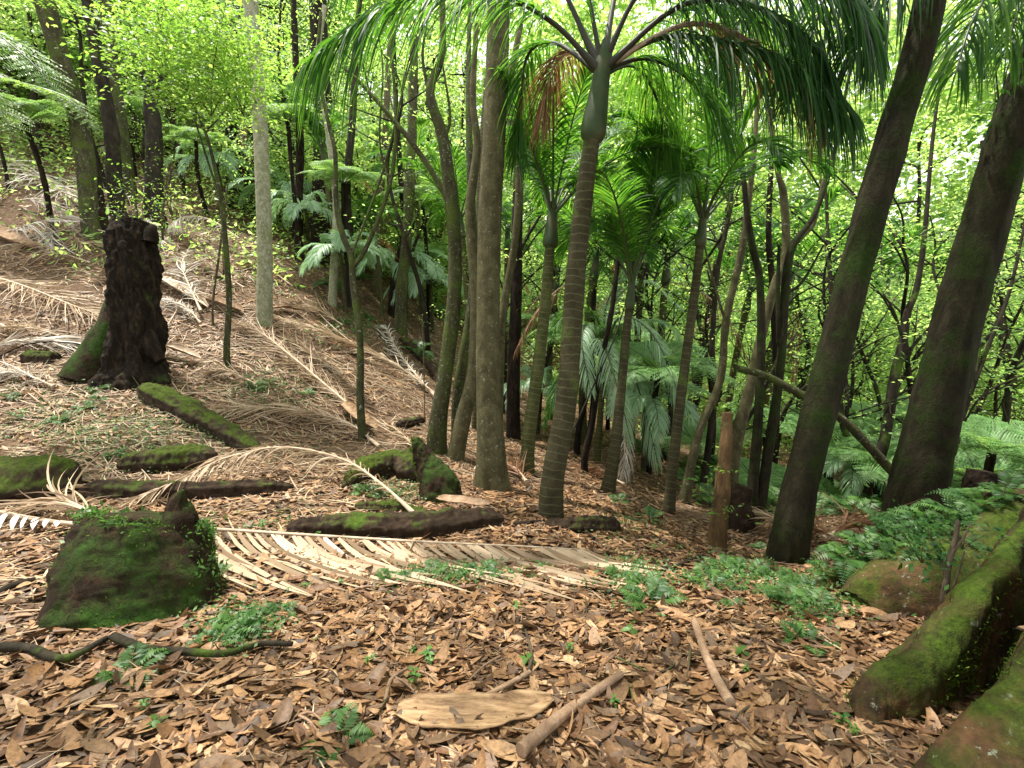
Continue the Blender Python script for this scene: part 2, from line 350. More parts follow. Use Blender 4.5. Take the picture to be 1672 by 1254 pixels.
def H(x, y):
    x = np.asarray(x, float); y = np.asarray(y, float); sh = x.shape
    p = np.stack([np.clip(x.ravel(), -60, 75), np.clip(y.ravel(), -6, 85)], -1)/XS
    o = np.empty(len(p))
    for i in range(0, len(p), 20000):
        q = p[i:i+20000]
        o[i:i+20000] = _k(((q[:, None]-A2[None])**2).sum(-1))@SOL[:nC]+SOL[nC]+q@SOL[nC+1:]
    r = np.hypot(x.ravel(), y.ravel())
    amp = np.interp(r, [0, 4, 12, 40], [.012, .03, .09, .3])
    xy3 = np.stack([x.ravel(), y.ravel(), 0*r], -1)
    o = np.clip(o, -12, 25)+amp*noise(xy3, 1.4, 1)+.3*amp*noise(xy3, 5, 2)
    return o.reshape(sh)
def hz(x, y): return float(H(np.array([x]), np.array([y]))[0])
def G(px, py, lift=0.0, dmax=70):
    ds = np.concatenate([np.arange(.8, 12, .05), np.arange(12, dmax, .25)])
    pts = EYE+ds[:, None]*(FWD+RT*(px-CX)/FPX+UP*(CY-py)/FPX)
    below = np.nonzero(pts[:, 2] < H(pts[:, 0], pts[:, 1]))[0]
    p = pts[below[0]] if len(below) else pts[-1]
    p = p.copy(); p[2] = hz(p[0], p[1])+lift; return p
def depth(p): return float((np.asarray(p)-EYE)@FWD)
u = np.linspace(-1, 1, 360); gx = np.sinh(u*4.6)/np.sinh(4.6)*260
v = np.linspace(0, 1, 420); gy = -12+np.sinh(v*4.2)/np.sinh(4.2)*330
gx = gx+2
XX, YY = np.meshgrid(gx, gy); ZZ = H(XX, YY)
nx, ny = len(gx), len(gy); i = np.arange(ny-1)[:, None]*nx; j = np.arange(nx-1)[None]
mb = MB(); mb.add(np.stack([XX, YY, ZZ], -1).reshape(-1, 3), np.stack([i+j, i+j+1, i+nx+j+1, i+nx+j], -1).reshape(-1, 4))
tag(mb.build('ground', M_soil), 'brown leaf covered forest floor sloping into the valley', kind='structure')

# ------------------------------------------------------------------ leaf litter
def ground_normal(x, y, e=.08):
    return nrm(np.stack([H(x-e, y)-H(x+e, y), H(x, y-e)-H(x, y+e), np.full(np.shape(x), 2*e)], -1))
def sector(n, r0, r1, a0, a1):
    a = np.radians(rng.uniform(a0, a1, n)); r = np.sqrt(rng.uniform(r0*r0, r1*r1, n)); return r*np.sin(a), r*np.cos(a)
mb = MB()
for (r0, r1, a0, a1, dens, fine, kl) in ((.5, 3.2, -60, 60, 2500, True, 1), (3.2, 6, -58, 52, 1250, True, 1), (6, 10, -55, 40, 330, False, 1.15), (10, 16, -56, 35, 180, False, 1.4), (16, 28, -56, 20, 85, False, 1.9)):
    area = PI*(r1*r1-r0*r0)*(a1-a0)/360; n = int(area*dens*1.15)
    x, y = sector(n, r0, r1, a0, a1)
    # leaves drift into heaps: fewer on the bare patches, more in the hollows
    keep = rng.random(n) < np.clip(.62+.6*noise(np.stack([x, y, 0*x], -1), 1.1, 4), .25, 1)
    if r0 >= 3: keep &= ~((x < -1.5) & (rng.random(n) < .3))
    x, y = x[keep], y[keep]; n = len(x)
    nn = nrm(ground_normal(x, y)+rng.normal(0, 1, (n, 3))*rng.choice([.11, .2, .45], n, p=[.5, .36, .14])[:, None])
    L = np.clip(rng.lognormal(-2.4, .36, n), .03, .17)*kl; W = L*np.clip(rng.lognormal(-1.38, .3, n), .12, .45)
    bg_ = rng.random(n) < .05; L = np.where(bg_, rng.uniform(.13, .2, n), L); W = np.where(bg_, L*rng.uniform(.26, .42, n), W)
    z = H(x, y)+rng.uniform(.004, .038, n)
    t = np.clip(rng.beta(2.2, 2.0, n), 0, .94); sp = rng.random(n); t = np.where(sp < .02, rng.uniform(.95, .98, n), t); t = np.where(sp > .994, .999, t)
    leaves(mb, np.stack([x, y, z], -1), nn, rng.normal(size=(n, 3)), L, W, curl=rng.normal(0, .08, n), fold=rng.normal(0, .15, n), tint=t, fine=fine)
tag(mb.build('fallen_leaves', M_litter), 'thick brown fallen leaves covering the forest floor', 'leaf litter', kind='stuff')
mb = MB()
for (r0, r1, a0, a1, n) in ((3.3, 7, -58, -4, 1300), (6, 11, -56, 5, 3600), (10, 18, -54, 5, 4800), (2.5, 8, -4, 40, 500), (.9, 3.5, -58, 58, 900)):
    x, y = sector(n, r0, r1, a0, a1); nn = ground_normal(x, y)
    h = rng.normal(size=(n, 3)); h[:, 1] *= .6; h = nrm(h-nn*(h*nn).sum(-1, keepdims=True))
    b = np.stack([x, y, H(x, y)+rng.uniform(.01, .04, n)], -1)
    ribbons(mb, b, nrm(h+np.array([0, 0, .05])), np.cross(h, nn), rng.uniform(.12, .5, n)*(.45 if r0 < 1 else 1), rng.uniform(.006, .018, n)*(.35 if r0 < 1 else 1), rng.uniform(0, .15, n), 4,
            tint=rng.beta(2, 1.8, n), clamp=.012, bend=rng.normal(0, .16, (n, 3))*np.array([1, 1, .3]))
tag(mb.build('dry_leaflet_litter', M_dead), 'thin pale strips of dead palm leaflets strewn over the slope', 'leaf litter', kind='stuff')

# ------------------------------------------------------------------ frond builders
def frond(rpath, Lmax, width, nl=60, droop=.6, ang=50, start=.14, mat=None, rmat=None, rr=.018, clamp=None, jit=.15, keel=.25, parent=None, origin=(0, 0, 0), name='frond', tint=None, up=None, seg=6, sides=(1, -1), bendj=0.0, env=None, bendc=0.0):
    path = cr(rpath, 34)
    T, A, B = frame(path, np.array([0, 0, 1.0]))
    mbr = MB(); rad = np.interp(np.linspace(0, 1, 34), [0, .1, .5, 1], [rr*1.9, rr, rr*.7, rr*.2])
    tube(mbr, path, rad, 6, vs=.8, ref=np.array([0, 0, 1.0]))
    mbl = MB()
    t = np.linspace(start, .995, nl)
    if env is None: env = [(0, .45), (.15, .8), (.45, 1), (.75, .8), (1, .32)]
    for sgn in sides:
        tt = np.clip(t+rng.normal(0, .004, nl), start*.9, .995)
        f = tt*33; i0 = np.clip(f.astype(int), 0, 32); u_ = (f-i0)[:, None]
        b = path[i0]*(1-u_)+path[i0+1]*u_; T_ = T[i0]; A_ = A[i0]; B_ = B[i0]
        rel = (tt-start)/(1-start)
        an = np.radians(ang*(1-.45*rel)+rng.normal(0, 60*jit*.3, nl))[:, None]
        d = T_*np.cos(an)+A_*sgn*np.sin(an)+B_*keel+rng.normal(0, jit*.35, (nl, 3))
        L = Lmax*np.interp(rel, *zip(*env))*rng.uniform(.88, 1.05, nl)
        tn = rng.random(nl)*.8 if tint is None else np.clip(rng.normal(tint, .16, nl), 0, 1)
        ribbons(mbl, b, d, T_+rng.normal(0, .25+jit, (nl, 3)), L, width*rng.uniform(.8, 1.15, nl), droop*rng.uniform(.7, 1.25, nl), seg, tint=tn, clamp=clamp,
                bend=rng.normal(0, bendj, (nl, 3))+T_*bendc if bendj else None)
    lf = mbl.build(name, mat or M_palm, parent, origin if parent is not None else origin)
    st = mbr.build('midrib', rmat or M_rach, lf, origin)
    return lf
def arc(az, el, L, sag, n=7, start=(0, 0, 0)):
    s = np.linspace(0, 1, n); h = np.cos(el)*s*L*(1-.12*s); z = np.sin(el)*s*L-sag*L*s**2.1
    return np.stack([start[0]+np.sin(az)*h, start[1]+np.cos(az)*h, start[2]+z], -1)
def palm(label, base, pts, rads, shaft_len, shaft_r, nfr=9, flen=2.6, mat=None, custom=None, dead=1, seed=0, group='nikau palms with ringed trunks', leaf=.75, lw=.026, upr=.9, skip=None, tree='palm_tree'):
    r_ = np.random.default_rng(seed)
    root = thing(tree, label, 'palm', base, group)
    path = cr([base+np.array([0, 0, -.15])]+list(pts), 70)
    mbt = MB(); s = np.linspace(0, 1, 70)
    tube(mbt, path, np.interp(s, np.linspace(0, 1, len(rads)), rads), 18, lump=.035, seed=seed, flare=.28, fl_h=.2, lobes=9, rings=.035)
    mbt.build('trunk', mat or M_nikau, root, base)
    top = path[-1]; dr = nrm(path[-1]-path[-6])
    prof_s = np.array([0, .06, .18, .35, .6, .85, 1.1, 1.25]); pr = np.array([.62, 1, 1.06, .95, .78, .68, .62, .35])
    ss = np.linspace(0, 1.25, 26); sp = top[None]+dr[None]*(ss*shaft_len)[:, None]
    mbs = MB(); tube(mbs, sp, shaft_r*np.interp(ss, prof_s, pr), 18, lump=.02, seed=seed+1); mbs.build('crownshaft', M_shaft, root, base)
    ct = top+dr*shaft_len*.95
    for k in range(nfr):
        az = 2*PI*k/nfr*1.0+r_.uniform(-.3, .3)+seed; el = r_.uniform(.75, 1.4)*upr
        if skip and skip(az % (2*PI)): continue
        L = flen*r_.uniform(.8, 1.1)
        frond(arc(az, el, L, r_.uniform(.3, .7), start=ct-np.array([0, 0, .05])), leaf, lw, 74, droop=r_.uniform(.2, .45), jit=.13, parent=root, origin=base, seg=5, name='frond', rr=.02)
    if custom:
        for c in custom: c(root, ct, base)
    for k in range(dead):
        az = r_.uniform(0, 6.28)
        frond(arc(az, .1, flen*.75, .75, start=top+dr*.05), leaf*.7, .02, 40, droop=1.1, mat=M_brownfr, rmat=M_rdead, parent=root, origin=base, name='dead_frond', seg=4, ang=35)
    return root
def cf(pts, L=.85, W=.03, nl=70, droop=.9, mat=None, ang=48, name='frond', rm=None, jit=.34, keel=.1, tint=None):
    def f(root, ct, base):
        pp = [P(*p) for p in pts]; pp[0] = ct+(pp[0]-ct)*.3-np.array([0, 0, .05])
        frond(pp, L*.95, W*.55, int(nl*1.45), droop=droop*.9, ang=ang, mat=mat, rmat=rm or M_rachd, parent=root, origin=base, name=name, jit=jit, keel=keel, rr=.03, start=.2, tint=tint)
    return f

# the palm in the middle, its long dark fronds over the top of the picture
b = G(900, 850); d0 = depth(b)
palm('tall palm with swollen green crownshaft, centre of the glade, roots in the leaf litter', b,
     [P(903, 780, d0), P(925, 650, d0), P(940, 450, d0-.05), P(955, 310, d0-.1), P(966, 232, d0-.12)], [.118, .114, .108, .1, .09, .08],
     0.8, .122, nfr=0, dead=0, seed=2, mat=M_nikaub, custom=[
     cf([(965, 110, 4.8), (900, 35, 4.7), (800, -12, 4.5), (680, -5, 4.3), (580, 40, 4.1), (500, 105, 4.0)], 1.0, .034, 95, .95, ang=42),
     cf([(960, 70, 4.9), (890, -60, 5.0), (780, -110, 5.2), (650, -90, 5.4), (560, -30, 5.5)], 1.0, .034, 70, .8),
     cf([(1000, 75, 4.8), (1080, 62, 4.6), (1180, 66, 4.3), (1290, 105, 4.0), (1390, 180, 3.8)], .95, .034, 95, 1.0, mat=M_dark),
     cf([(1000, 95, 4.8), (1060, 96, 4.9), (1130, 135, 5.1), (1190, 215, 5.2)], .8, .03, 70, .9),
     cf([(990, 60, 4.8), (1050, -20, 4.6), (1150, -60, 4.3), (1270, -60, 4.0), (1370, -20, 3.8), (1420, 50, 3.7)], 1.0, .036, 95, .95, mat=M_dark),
     cf([(985, 60, 4.9), (1020, -60, 5.1), (1090, -120, 5.5), (1180, -90, 5.9)], .9, .03, 60, .7),
     cf([(975, 60, 4.8), (950, -50, 4.7), (900, -160, 4.5)], .8, .03, 50, .5),
     cf([(960, 110, 5.0), (905, 70, 5.4), (862, 90, 5.8), (850, 170, 6.0), (845, 260, 6.1)], .75, .03, 80, .8, ),
     cf([(962, 115, 5.0), (930, 85, 5.3), (900, 120, 5.6), (885, 200, 5.7)], .6, .024, 60, .9, mat=M_brownfr, name='dead_frond', rm=M_rdead),
     cf([(1000, 110, 5.0), (1040, 110, 5.4), (1075, 170, 5.8), (1090, 260, 6.0)], .75, .03, 70, .9),
     cf([(1000, 80, 4.8), (1120, 40, 4.5), (1230, 70, 4.3), (1300, 130, 4.2), (1340, 200, 4.2)], .6, .026, 60, 1.1, mat=M_brownfr, name='dead_frond', rm=M_rdead),
     cf([(998, 100, 4.9), (1100, 20, 5.6), (1230, 30, 6.2), (1330, 110, 6.5)], .9, .034, 80, .9),
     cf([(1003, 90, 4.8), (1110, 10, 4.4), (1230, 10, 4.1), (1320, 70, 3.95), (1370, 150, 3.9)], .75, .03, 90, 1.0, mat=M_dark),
     ])
b = G(858, 776); d0 = depth(b)
palm('slimmer pale-ringed palm directly behind the tall centre palm, leaning right', b,
     [P(865, 700, d0), P(880, 590, d0), P(892, 480, d0), P(898, 405, d0)], [.105, .098, .09, .08, .07], .55, .11, nfr=11, flen=3.2, seed=5, dead=0, leaf=.6, upr=1.0)
b = G(1092, 838); d0 = depth(b)
palm('straight palm with an open vase of fronds, right of the young drooping palm', b,
     [P(1102, 730, d0), P(1118, 600, d0), P(1134, 480, d0), P(1143, 402, d0)], [.078, .07, .062, .058, .055], .42, .075, nfr=12, flen=2.9, seed=9, dead=0, mat=M_nikaub, leaf=.55, upr=1.05)
b = G(990, 806); d0 = depth(b)
palm('palm with thick ringed foot beside the young drooping palm', b,
     [P(1003, 740, d0), P(1013, 650, d0+.1), P(1021, 560, d0+.2), P(1027, 505, d0+.2)], [.1, .082, .068, .06, .055], .45, .07, nfr=11, flen=3.1, seed=12, dead=0, mat=M_nikaub, upr=1.1)
# palm partly outside the right edge
b = np.array([7.6, 5.6, 0]); b[2] = hz(b[0], b[1])
palm('palm behind the two leaning dark trunks, only its fronds showing at the right edge', b,
     [P(1760, 500, 6.2), P(1790, 200, 5.6), P(1800, 0, 5.2)], [.14, .13, .12, .11], .7, .14, nfr=0, dead=0, seed=15, mat=M_nikaub, custom=[
     cf([(1790, -80, 5.2), (1740, -120, 4.9), (1650, -60, 4.6), (1590, 30, 4.4), (1560, 120, 4.3)], .8, .034, 70, .9, rm=M_rach),
     cf([(1790, -80, 5.2), (1680, -230, 4.8), (1520, -230, 4.5), (1400, -110, 4.3), (1330, 40, 4.2), (1310, 130, 4.2)], .85, .034, 85, .9, mat=M_dark),
     cf([(1790, -80, 5.2), (1640, -180, 5.4), (1440, -190, 5.6), (1280, -80, 5.7), (1200, 50, 5.7), (1180, 130, 5.7)], .9, .034, 85, .8, mat=M_dark),
     cf([(1790, -80, 5.2), (1700, -160, 4.6), (1560, -140, 4.2), (1450, -30, 4.0), (1400, 90, 3.95)], .75, .034, 80, .9, mat=M_dark),
     cf([(1790, -80, 5.2), (1720, -60, 5.0), (1670, 0, 4.8), (1640, 90, 4.7)], .7, .03, 60, .9, rm=M_rach)])
# young drooping palm
b = G(968, 770); b = G(985, 742); d0 = depth(b)*.93
b = P(975, 735, d0); b[2] = hz(b[0], b[1])
palm('young palm with short stem and big arching silvery green fronds', b,
     [P(980, 680, d0), P(984, 612, d0)], [.07, .06, .055], .5, .07, nfr=0, dead=0, seed=21, custom=[
     cf([(985, 590, d0), (960, 530, d0-.4), (950, 560, d0-1.1), (965, 640, d0-1.4)], .5, .034, 55, .6, mat=M_palmpale, rm=M_rach, jit=.1),
     cf([(988, 590, d0), (1010, 520, d0-.5), (1060, 540, d0-1.0), (1100, 620, d0-1.2), (1110, 690, d0-1.2)], .55, .034, 60, .6, mat=M_palmpale, rm=M_rach, jit=.1),
     cf([(988, 590, d0), (1000, 500, d0), (1050, 460, d0-.1), (1110, 500, d0-.2)], .5, .03, 55, .4, mat=M_palmpale, rm=M_rach, jit=.1),
     cf([(985, 590, d0), (990, 500, d0+.2), (1020, 440, d0+.3)], .5, .03, 50, .35, mat=M_palmpale, rm=M_rach),
     cf([(985, 590, d0), (975, 520, d0-.3), (940, 500, d0-.6), (900, 540, d0-.8)], .5, .03, 50, .6, mat=M_palm, rm=M_rach),
     cf([(985, 590, d0), (970, 560, d0-.5), (985, 560, d0-1.2), (1010, 640, d0-1.6), (1030, 720, d0-1.7)], .55, .03, 60, .7, mat=M_palmpale, rm=M_rach, jit=.08),
     cf([(988, 590, d0), (1020, 580, d0-.6), (1050, 660, d0-1.0), (1075, 760, d0-1.2)], .55, .03, 60, .7, mat=M_palmpale, rm=M_rach, jit=.08),
     cf([(990, 620, d0), (1010, 650, d0-.9), (1020, 720, d0-1.2), (1015, 790, d0-1.3)], .45, .022, 45, .8, mat=M_greyfr, name='dead_frond', rm=M_rdead),
     cf([(988, 590, d0), (1030, 530, d0+.1), (1090, 530, d0+.1), (1130, 600, d0)], .5, .03, 55, .6, mat=M_palmpale, rm=M_rach),
     cf([(985, 600, d0), (950, 570, d0-.2), (915, 620, d0-.3), (890, 690, d0-.3)], .5, .03, 50, .6, mat=M_palm, rm=M_rach)])

YP = [(552, 372, 12.5, .3, 1.0, 'young palm with pale fan of fronds beside the forked sapling'), (640, 330, 15, 1.4, 1.3, 'young pale green palm left of the forked mossy tree'), (500, 345, 15, 2.2, 1.1, 'young pale palm half hidden behind the pale yellowish trunk'),
      (700, 395, 15, 3.1, 1.2, 'young palm fanning out low behind the forked mossy tree'), (350, 245, 17, 4.2, 1.2, 'young silvery palm high on the slope left of the pale lichen trunk'), (460, 260, 17, 5.0, 1.4, 'young silvery palm high on the slope right of the pale lichen trunk'),
      (1065, 590, 9, 1.0, .9, 'young silvery palm close behind the straight palm trunk'), (880, 640, 11, 2.6, .9, 'young palm low between the two central palms'), (1390, 760, 9.5, .5, .8, 'young palm under the leaning dead limb')]
y0_ = thing('palm_tree', YP[0][-1], 'palm', (0, 0, 0), 'young palms of the thicket'); mb = MB(); tube(mb, np.array([[0, 0, -1.6], [0, .03, -.6], [0, 0, .1]]), np.array([.06, .05, .04]), 10); mb.build('trunk', M_nikaub, y0_); q_ = np.random.default_rng(61)
for k in range(11): frond(arc(k*.571+.2, q_.uniform(.5, 1.3), q_.uniform(1.3, 1.9), q_.uniform(.5, .9)), .45, .026, 46, droop=q_.uniform(.3, .6), mat=M_palmpale, parent=y0_, seg=5, jit=.1, rr=.012)
for k, (px, py, dd, rz, sc, lab) in enumerate(YP):
    p = P(px, py, dd); g = hz(p[0], p[1]); p[2] = min(max(p[2], g+.3), g+1.5)
    if k == 0: y0_.location = p; y0_.rotation_euler.z = rz; kids(y0_); [kids(c) for c in y0_.children]
    else: dup(y0_, p, rz, sc, lab)
# background palms: one built, copied
def bpalm(label):
    base = np.zeros(3)
    return palm(label, base, [np.array([.1, 0, 1.6]), np.array([.05, 0, 3.2]), np.array([0, .1, 4.3])], [.11, .1, .09, .085], .6, .11, nfr=10, flen=3.2, seed=31, dead=1, group='palms in the background')
BG = [(535, 330, 15, 0.2, .75, 'low palm with arching fronds on the slope behind the forked sapling'),
      (620, 470, 14, 1.1, .5, 'short palm beside the pale trunk on the far slope'),
      (1040, 600, 12, 2.2, .9, 'background palm with wide crown behind the young drooping palm'),
      (1190, 700, 15, 3.1, 1.0, 'background palm between the slender trunks right of the straight palm'),
      (900, 600, 13, 4.0, .8, 'background palm crown showing between the two central palms'),
      (420, 350, 19, 5.0, .8, 'background palm high on the slope behind the pale lichen trunk'),
      (1330, 720, 17, .7, 1.1, 'background palm down in the valley behind the leaning dark trunk'),
      (740, 470, 19, 1.9, .9, 'background palm behind the forked mossy trunk'),
      (830, 560, 15, 2.9, .95, 'background palm behind the central brown trunk'),
      (960, 560, 10.5, 3.6, .85, 'palm crown filling the gap right of the tall centre palm'), (760, 520, 13, .4, .9, 'palm crown between the forked tree and the central brown trunk'), (1075, 560, 11.5, 5.5, .95, 'palm crown behind the straight palm, close in'),
      (690, 480, 17, 2.5, .9, 'palm crown left of the forked mossy tree, deep in the thicket'), (1010, 500, 20, 1.4, 1.3, 'large far palm above the young drooping palm'), (1250, 640, 14, 4.4, 1.1, 'palm crown above the joined slender pair of trunks'),
      (500, 400, 19, 3.3, .9, 'palm crown above the very thick black trunk'), (1420, 640, 19, .2, 1.2, 'palm crown in the gap between the two leaning giants')]
pr = None
for (px, py, dd, rz, sc, lab) in BG:
    p = P(px, py, dd); p[2] = hz(p[0], p[1])
    if pr is None: pr = bpalm(lab); pr.location = p; pr.rotation_euler.z = rz; pr.scale = (sc,)*3
    else: dup(pr, p, rz, sc, lab)

# ------------------------------------------------------------------ broadleaf crowns
def crown_mb(mb, sprays, per, size, r_, flat=.16, spread=.5, twig=None, src=None):
    """sprays: array of spray centres; every spray is a small drooping layer of leaves on a twig"""
    for c in sprays:
        k = int(per*r_.uniform(.6, 1.4))
        o = r_.normal(size=(k, 3))*spread*np.array([1, 1, flat])
        tilt = r_.normal(0, .35, 2); o[:, 2] += o[:, 0]*tilt[0]+o[:, 1]*tilt[1]
        nn = nrm(np.array([tilt[0]*-1, tilt[1]*-1, 1.0])[None]+r_.normal(0, .3, (k, 3)))
        hd = nrm(o*np.array([1, 1, .2])+r_.normal(0, .5, (k, 3)))
        L = size*r_.uniform(.7, 1.3, k)
        leaves(mb, c+o, nn, hd, L, L*r_.uniform(.38, .55, k), curl=-.05, fold=.12, tint=np.clip(r_.random(k)*.9+r_.uniform(-.1, .1), 0, 1), fine=False)
def wtree(label, base, path, widths, mat, branches=(), crown=None, cat='tree', name='forest_tree', group=None, flare=.25, lump=.05, ns=14, seed=0, leafm=None, n=46, cname='crown', fl_h=.3, lobes=5, ridge=0, extra=None, dead=False):
    """path / branches: lists of (px, py, d); widths in photo pixels"""
    root = thing(name, label, cat, base, group)
    path = list(path); widths = list(widths)
    if cat == 'tree' and path[-1][1] > 40 and crown is None:
        (xa, ya, da), (xb, yb, db) = path[-2], path[-1]; k_ = 170/max(20, abs(ya-yb)); path += [(xb+(xb-xa)*k_*.6, yb-170, db+.2), (xb+(xb-xa)*k_*1.3+8, yb-330, db+.5)]; widths += [widths[-1]*.6, 2.0]
    pts = [np.array(base)-np.array([0, 0, .2])]+[P(*p) for p in path]
    dd = [max(.5, depth(p)) for p in pts]
    rr_ = [w*d/FPX/2 for w, d in zip([widths[0]]+list(widths), dd)]
    mb = MB(); c = cr(pts, n); tube(mb, c, np.interp(np.linspace(0, 1, n), np.linspace(0, 1, len(rr_)), rr_), ns, lump=lump, lsc=6, seed=seed, flare=flare, fl_h=fl_h, lobes=lobes, ridge=ridge)
    mb.build('trunk', mat, root, base)
    for bp, w0, w1 in branches:
        q = [P(*p) for p in bp]; d = depth(q[0]); mbb = MB()
        tube(mbb, cr(q, 24), np.linspace(w0, w1, 24)*d/FPX/2, 8, lump=.08, lsc=8, seed=seed+3); mbb.build('branch', mat, root, base)
    if crown is not None:
        r_ = np.random.default_rng(seed+50); mbc = MB()
        for (px, py, d, rad, ns_, per, size) in crown:
            c0 = P(px, py, d); o = r_.normal(size=(ns_, 3)); o = nrm(o)*(r_.random((ns_, 1))**.4)*np.array(rad)
            crown_mb(mbc, c0+o, per, size, r_, spread=min(.34, float(np.mean(rad))*.45))
            mbt = MB()
            R0 = float(np.mean(rad)); mj = o[r_.choice(len(o), min(5, len(o)), replace=False)]*1.05; st = c0-np.array([0, 0, R0*.9])
            limbs = [cr(np.array([st, c0*.5+st*.5+m_*.35+r_.normal(0, .08*R0, 3), c0+m_]), 14) for m_ in mj]
            for l_ in limbs: tube(mbt, l_, np.linspace(.011, .004, 14)*min(1, R0*1.4+.1), 5, cap=False)
            al = np.vstack([l_[4:] for l_ in limbs])
            for e in o:       # twigs into each spray
                a0 = al[np.argmin(((al-c0-e)**2).sum(-1))]; q = np.array([a0, (a0+c0+e)/2+r_.normal(0, .06*R0, 3), c0+e]); tube(mbt, cr(q, 6), np.linspace(.004, .002, 6)*min(1, R0*1.4+.1), 4, cap=False)
            mbt.build('twigs', M_twig, root, base)
        mbc.build(cname, leafm or M_broad, root, base)
    if extra: extra(root)
    return root
def mk(px, py): 
    b = G(px, py); return b, depth(b)

# -- trees, left
b, d = mk(157, 392)
wtree('green stemmed leaning tree at the left, smooth bark, thicker towards the top', b, [(150, 360, d), (132, 215, d-.3), (100, 100, d-.8), (72, 0, d-1.2), (55, -60, d-1.4)], [30, 27, 26, 31, 40, 42], M_barkgreen, seed=1, flare=.1)
b, d = mk(176, 395)
wtree('thin dead fern stem with hairy dark tip against the green leaning tree', b, [(160, 300, d), (148, 250, d), (134, 198, d)], [12, 11, 11, 19], M_black, seed=2, flare=.2, ns=10, lump=.22, cat='dead fern stem', name='dead_fern_trunk', n=26)
b, d = mk(196, 372)
wtree('dark ivy covered trunk behind the tall black stump', b, [(187, 300, d), (182, 220, d), (163, 110, d-.2), (140, -30, d-.6)], [22, 21, 20, 22, 26], M_barkdark, seed=3, lump=.12)
b = P(212, 330, 15); b[2] = hz(b[0], b[1])
wtree('pale green blurred trunk just behind the dark ivy covered trunk', b, [(203, 260, 15), (185, 130, 15), (165, -20, 15)], [22, 22, 22, 24], M_barkgreen, seed=4)
b, d = mk(254, 372)
wtree('dead broken snag with a knobbly black head above the tall stump', b, [(252, 300, d), (250, 215, d), (246, 165, d), (252, 140, d), (250, 122, d)], [26, 24, 20, 24, 34, 20], M_barkdark, seed=5, lump=.22, cat='dead tree', name='dead_snag', n=34)
b, d = mk(219, 262)
wtree('slender dark sapling trunk in the fern thicket left of the snag', b, [(218, 190, d), (205, 110, d), (188, 40, d), (180, -20, d)], [13, 12, 10, 9, 8], M_barkdark, seed=6, branches=[([(205, 110, d), (215, 70, d), (240, 20, d)], 6, 4)])
b, d = mk(431, 528)
wtree('pale lichen spotted straight trunk on the sunlit slope', b, [(432, 480, d), (432, 390, d), (424, 190, d-.1), (412, 60, d-.2), (407, -60, d-.4)], [24, 23, 22, 23, 24, 25], M_barkpale, seed=7, flare=.15, lump=.03)
b, d = mk(370, 600)
wtree('thin crooked green sapling left of the pale lichen trunk with bright yellow green leaves', b, [(370, 570, d), (374, 490, d), (369, 410, d), (362, 330, d), (350, 270, d), (335, 215, d), (310, 160, d)], [10, 9, 9, 7, 6, 5, 4, 3], M_barkgreen,
      branches=[([(362, 330, d), (335, 250, d), (312, 170, d), (300, 90, d)], 4, 2), ([(335, 215, d), (360, 190, d), (390, 150, d)], 3, 2)], seed=8, ns=8, name='sapling', cat='sapling',
      crown=[(330, 95, d-1.2, (1.1, .8, .85), 80, 60, .085), (260, 60, d-.8, (.8, .7, .6), 46, 56, .08), (390, 130, d-.6, (.45, .5, .9), 26, 44, .075)], leafm=M_sap)
b, d = mk(592, 722)
wtree('slim mossy sapling forking in the middle of the slope', b, [(588, 650, d), (588, 560, d), (577, 470, d), (573, 420, d), (560, 385, d), (549, 335, d), (547, 250, d), (536, 200, d), (519, 110, d), (524, 20, d)], [13, 11, 11, 10, 10, 8, 7, 6, 6, 5, 4], M_barkgreen,
      branches=[([(574, 440, d), (600, 400, d), (637, 300, d), (647, 190, d), (640, 80, d), (650, -10, d)], 8, 4), ([(573, 420, d), (625, 280, d), (665, 120, d), (700, 20, d)], 4, 2.5), ([(637, 300, d), (620, 230, d), (625, 110, d), (610, 20, d)], 4, 2.5)], seed=9, ns=9, name='sapling', cat='sapling')
b, d = mk(541, 502)
wtree('pale yellowish slim trunk uphill of the forked sapling', b, [(545, 440, d), (549, 335, d), (536, 218, d), (519, 100, d), (530, 10, d)], [14, 12, 10, 8, 8, 7], M_barkpale, seed=10, ns=9)
b, d = mk(573, 508)
wtree('short dark trunk right beside the pale yellowish slim trunk', b, [(571, 450, d), (570, 380, d), (566, 300, d), (575, 200, d)], [16, 14, 13, 12, 10], M_barkdark, seed=11, ns=9)
b, d = mk(616, 478)
wtree('thin upright trunk on the shaded upper slope', b, [(617, 420, d), (620, 330, d), (628, 240, d)], [13, 12, 11, 9], M_barkbrown, seed=12, ns=9)
b, d = mk(640, 520)
wtree('twisted black trunk leaning right on the upper slope', b, [(642, 480, d), (650, 430, d), (662, 370, d), (655, 300, d)], [14, 13, 12, 9, 8], M_black, seed=13, ns=9)
b, d = mk(653, 545)
wtree('moss furred trunk in front of the twisted black trunk', b, [(656, 470, d), (663, 400, d), (669, 300, d), (673, 210, d), (676, 60, d)], [20, 17, 17, 15, 14, 12], M_barkgreen, seed=14, lump=.14, leafm=M_far, crown=[(668, 330, d, (.25, .25, 1.6), 26, 12, .07)])
for k, (x, y, x2, w_, lab) in enumerate([(410, 352, 404, 24, 'thick black trunk in deep shade left of the pale lichen trunk'), (380, 340, 384, 26, 'thick dark trunk leaning in shade at the top of the slope'),
        (524, 430, 530, 36, 'very thick black trunk under fern fronds on the upper slope'), (486, 425, 490, 13, 'thin dark trunk between the pale lichen trunk and the thick black trunk'),
        (290, 290, 270, 9, 'thin black sapling left of the thick dark shaded trunks')]):
    b, d = mk(x, y)
    wtree(lab, b, [(x+2, y-50, d), ((x+x2)/2, y-100, d), (x2, y-190, d), (x2-6, y-300, d)], [w_, w_, w_*.95, w_*.8, w_*.7], M_black, seed=20+k, lump=.08)
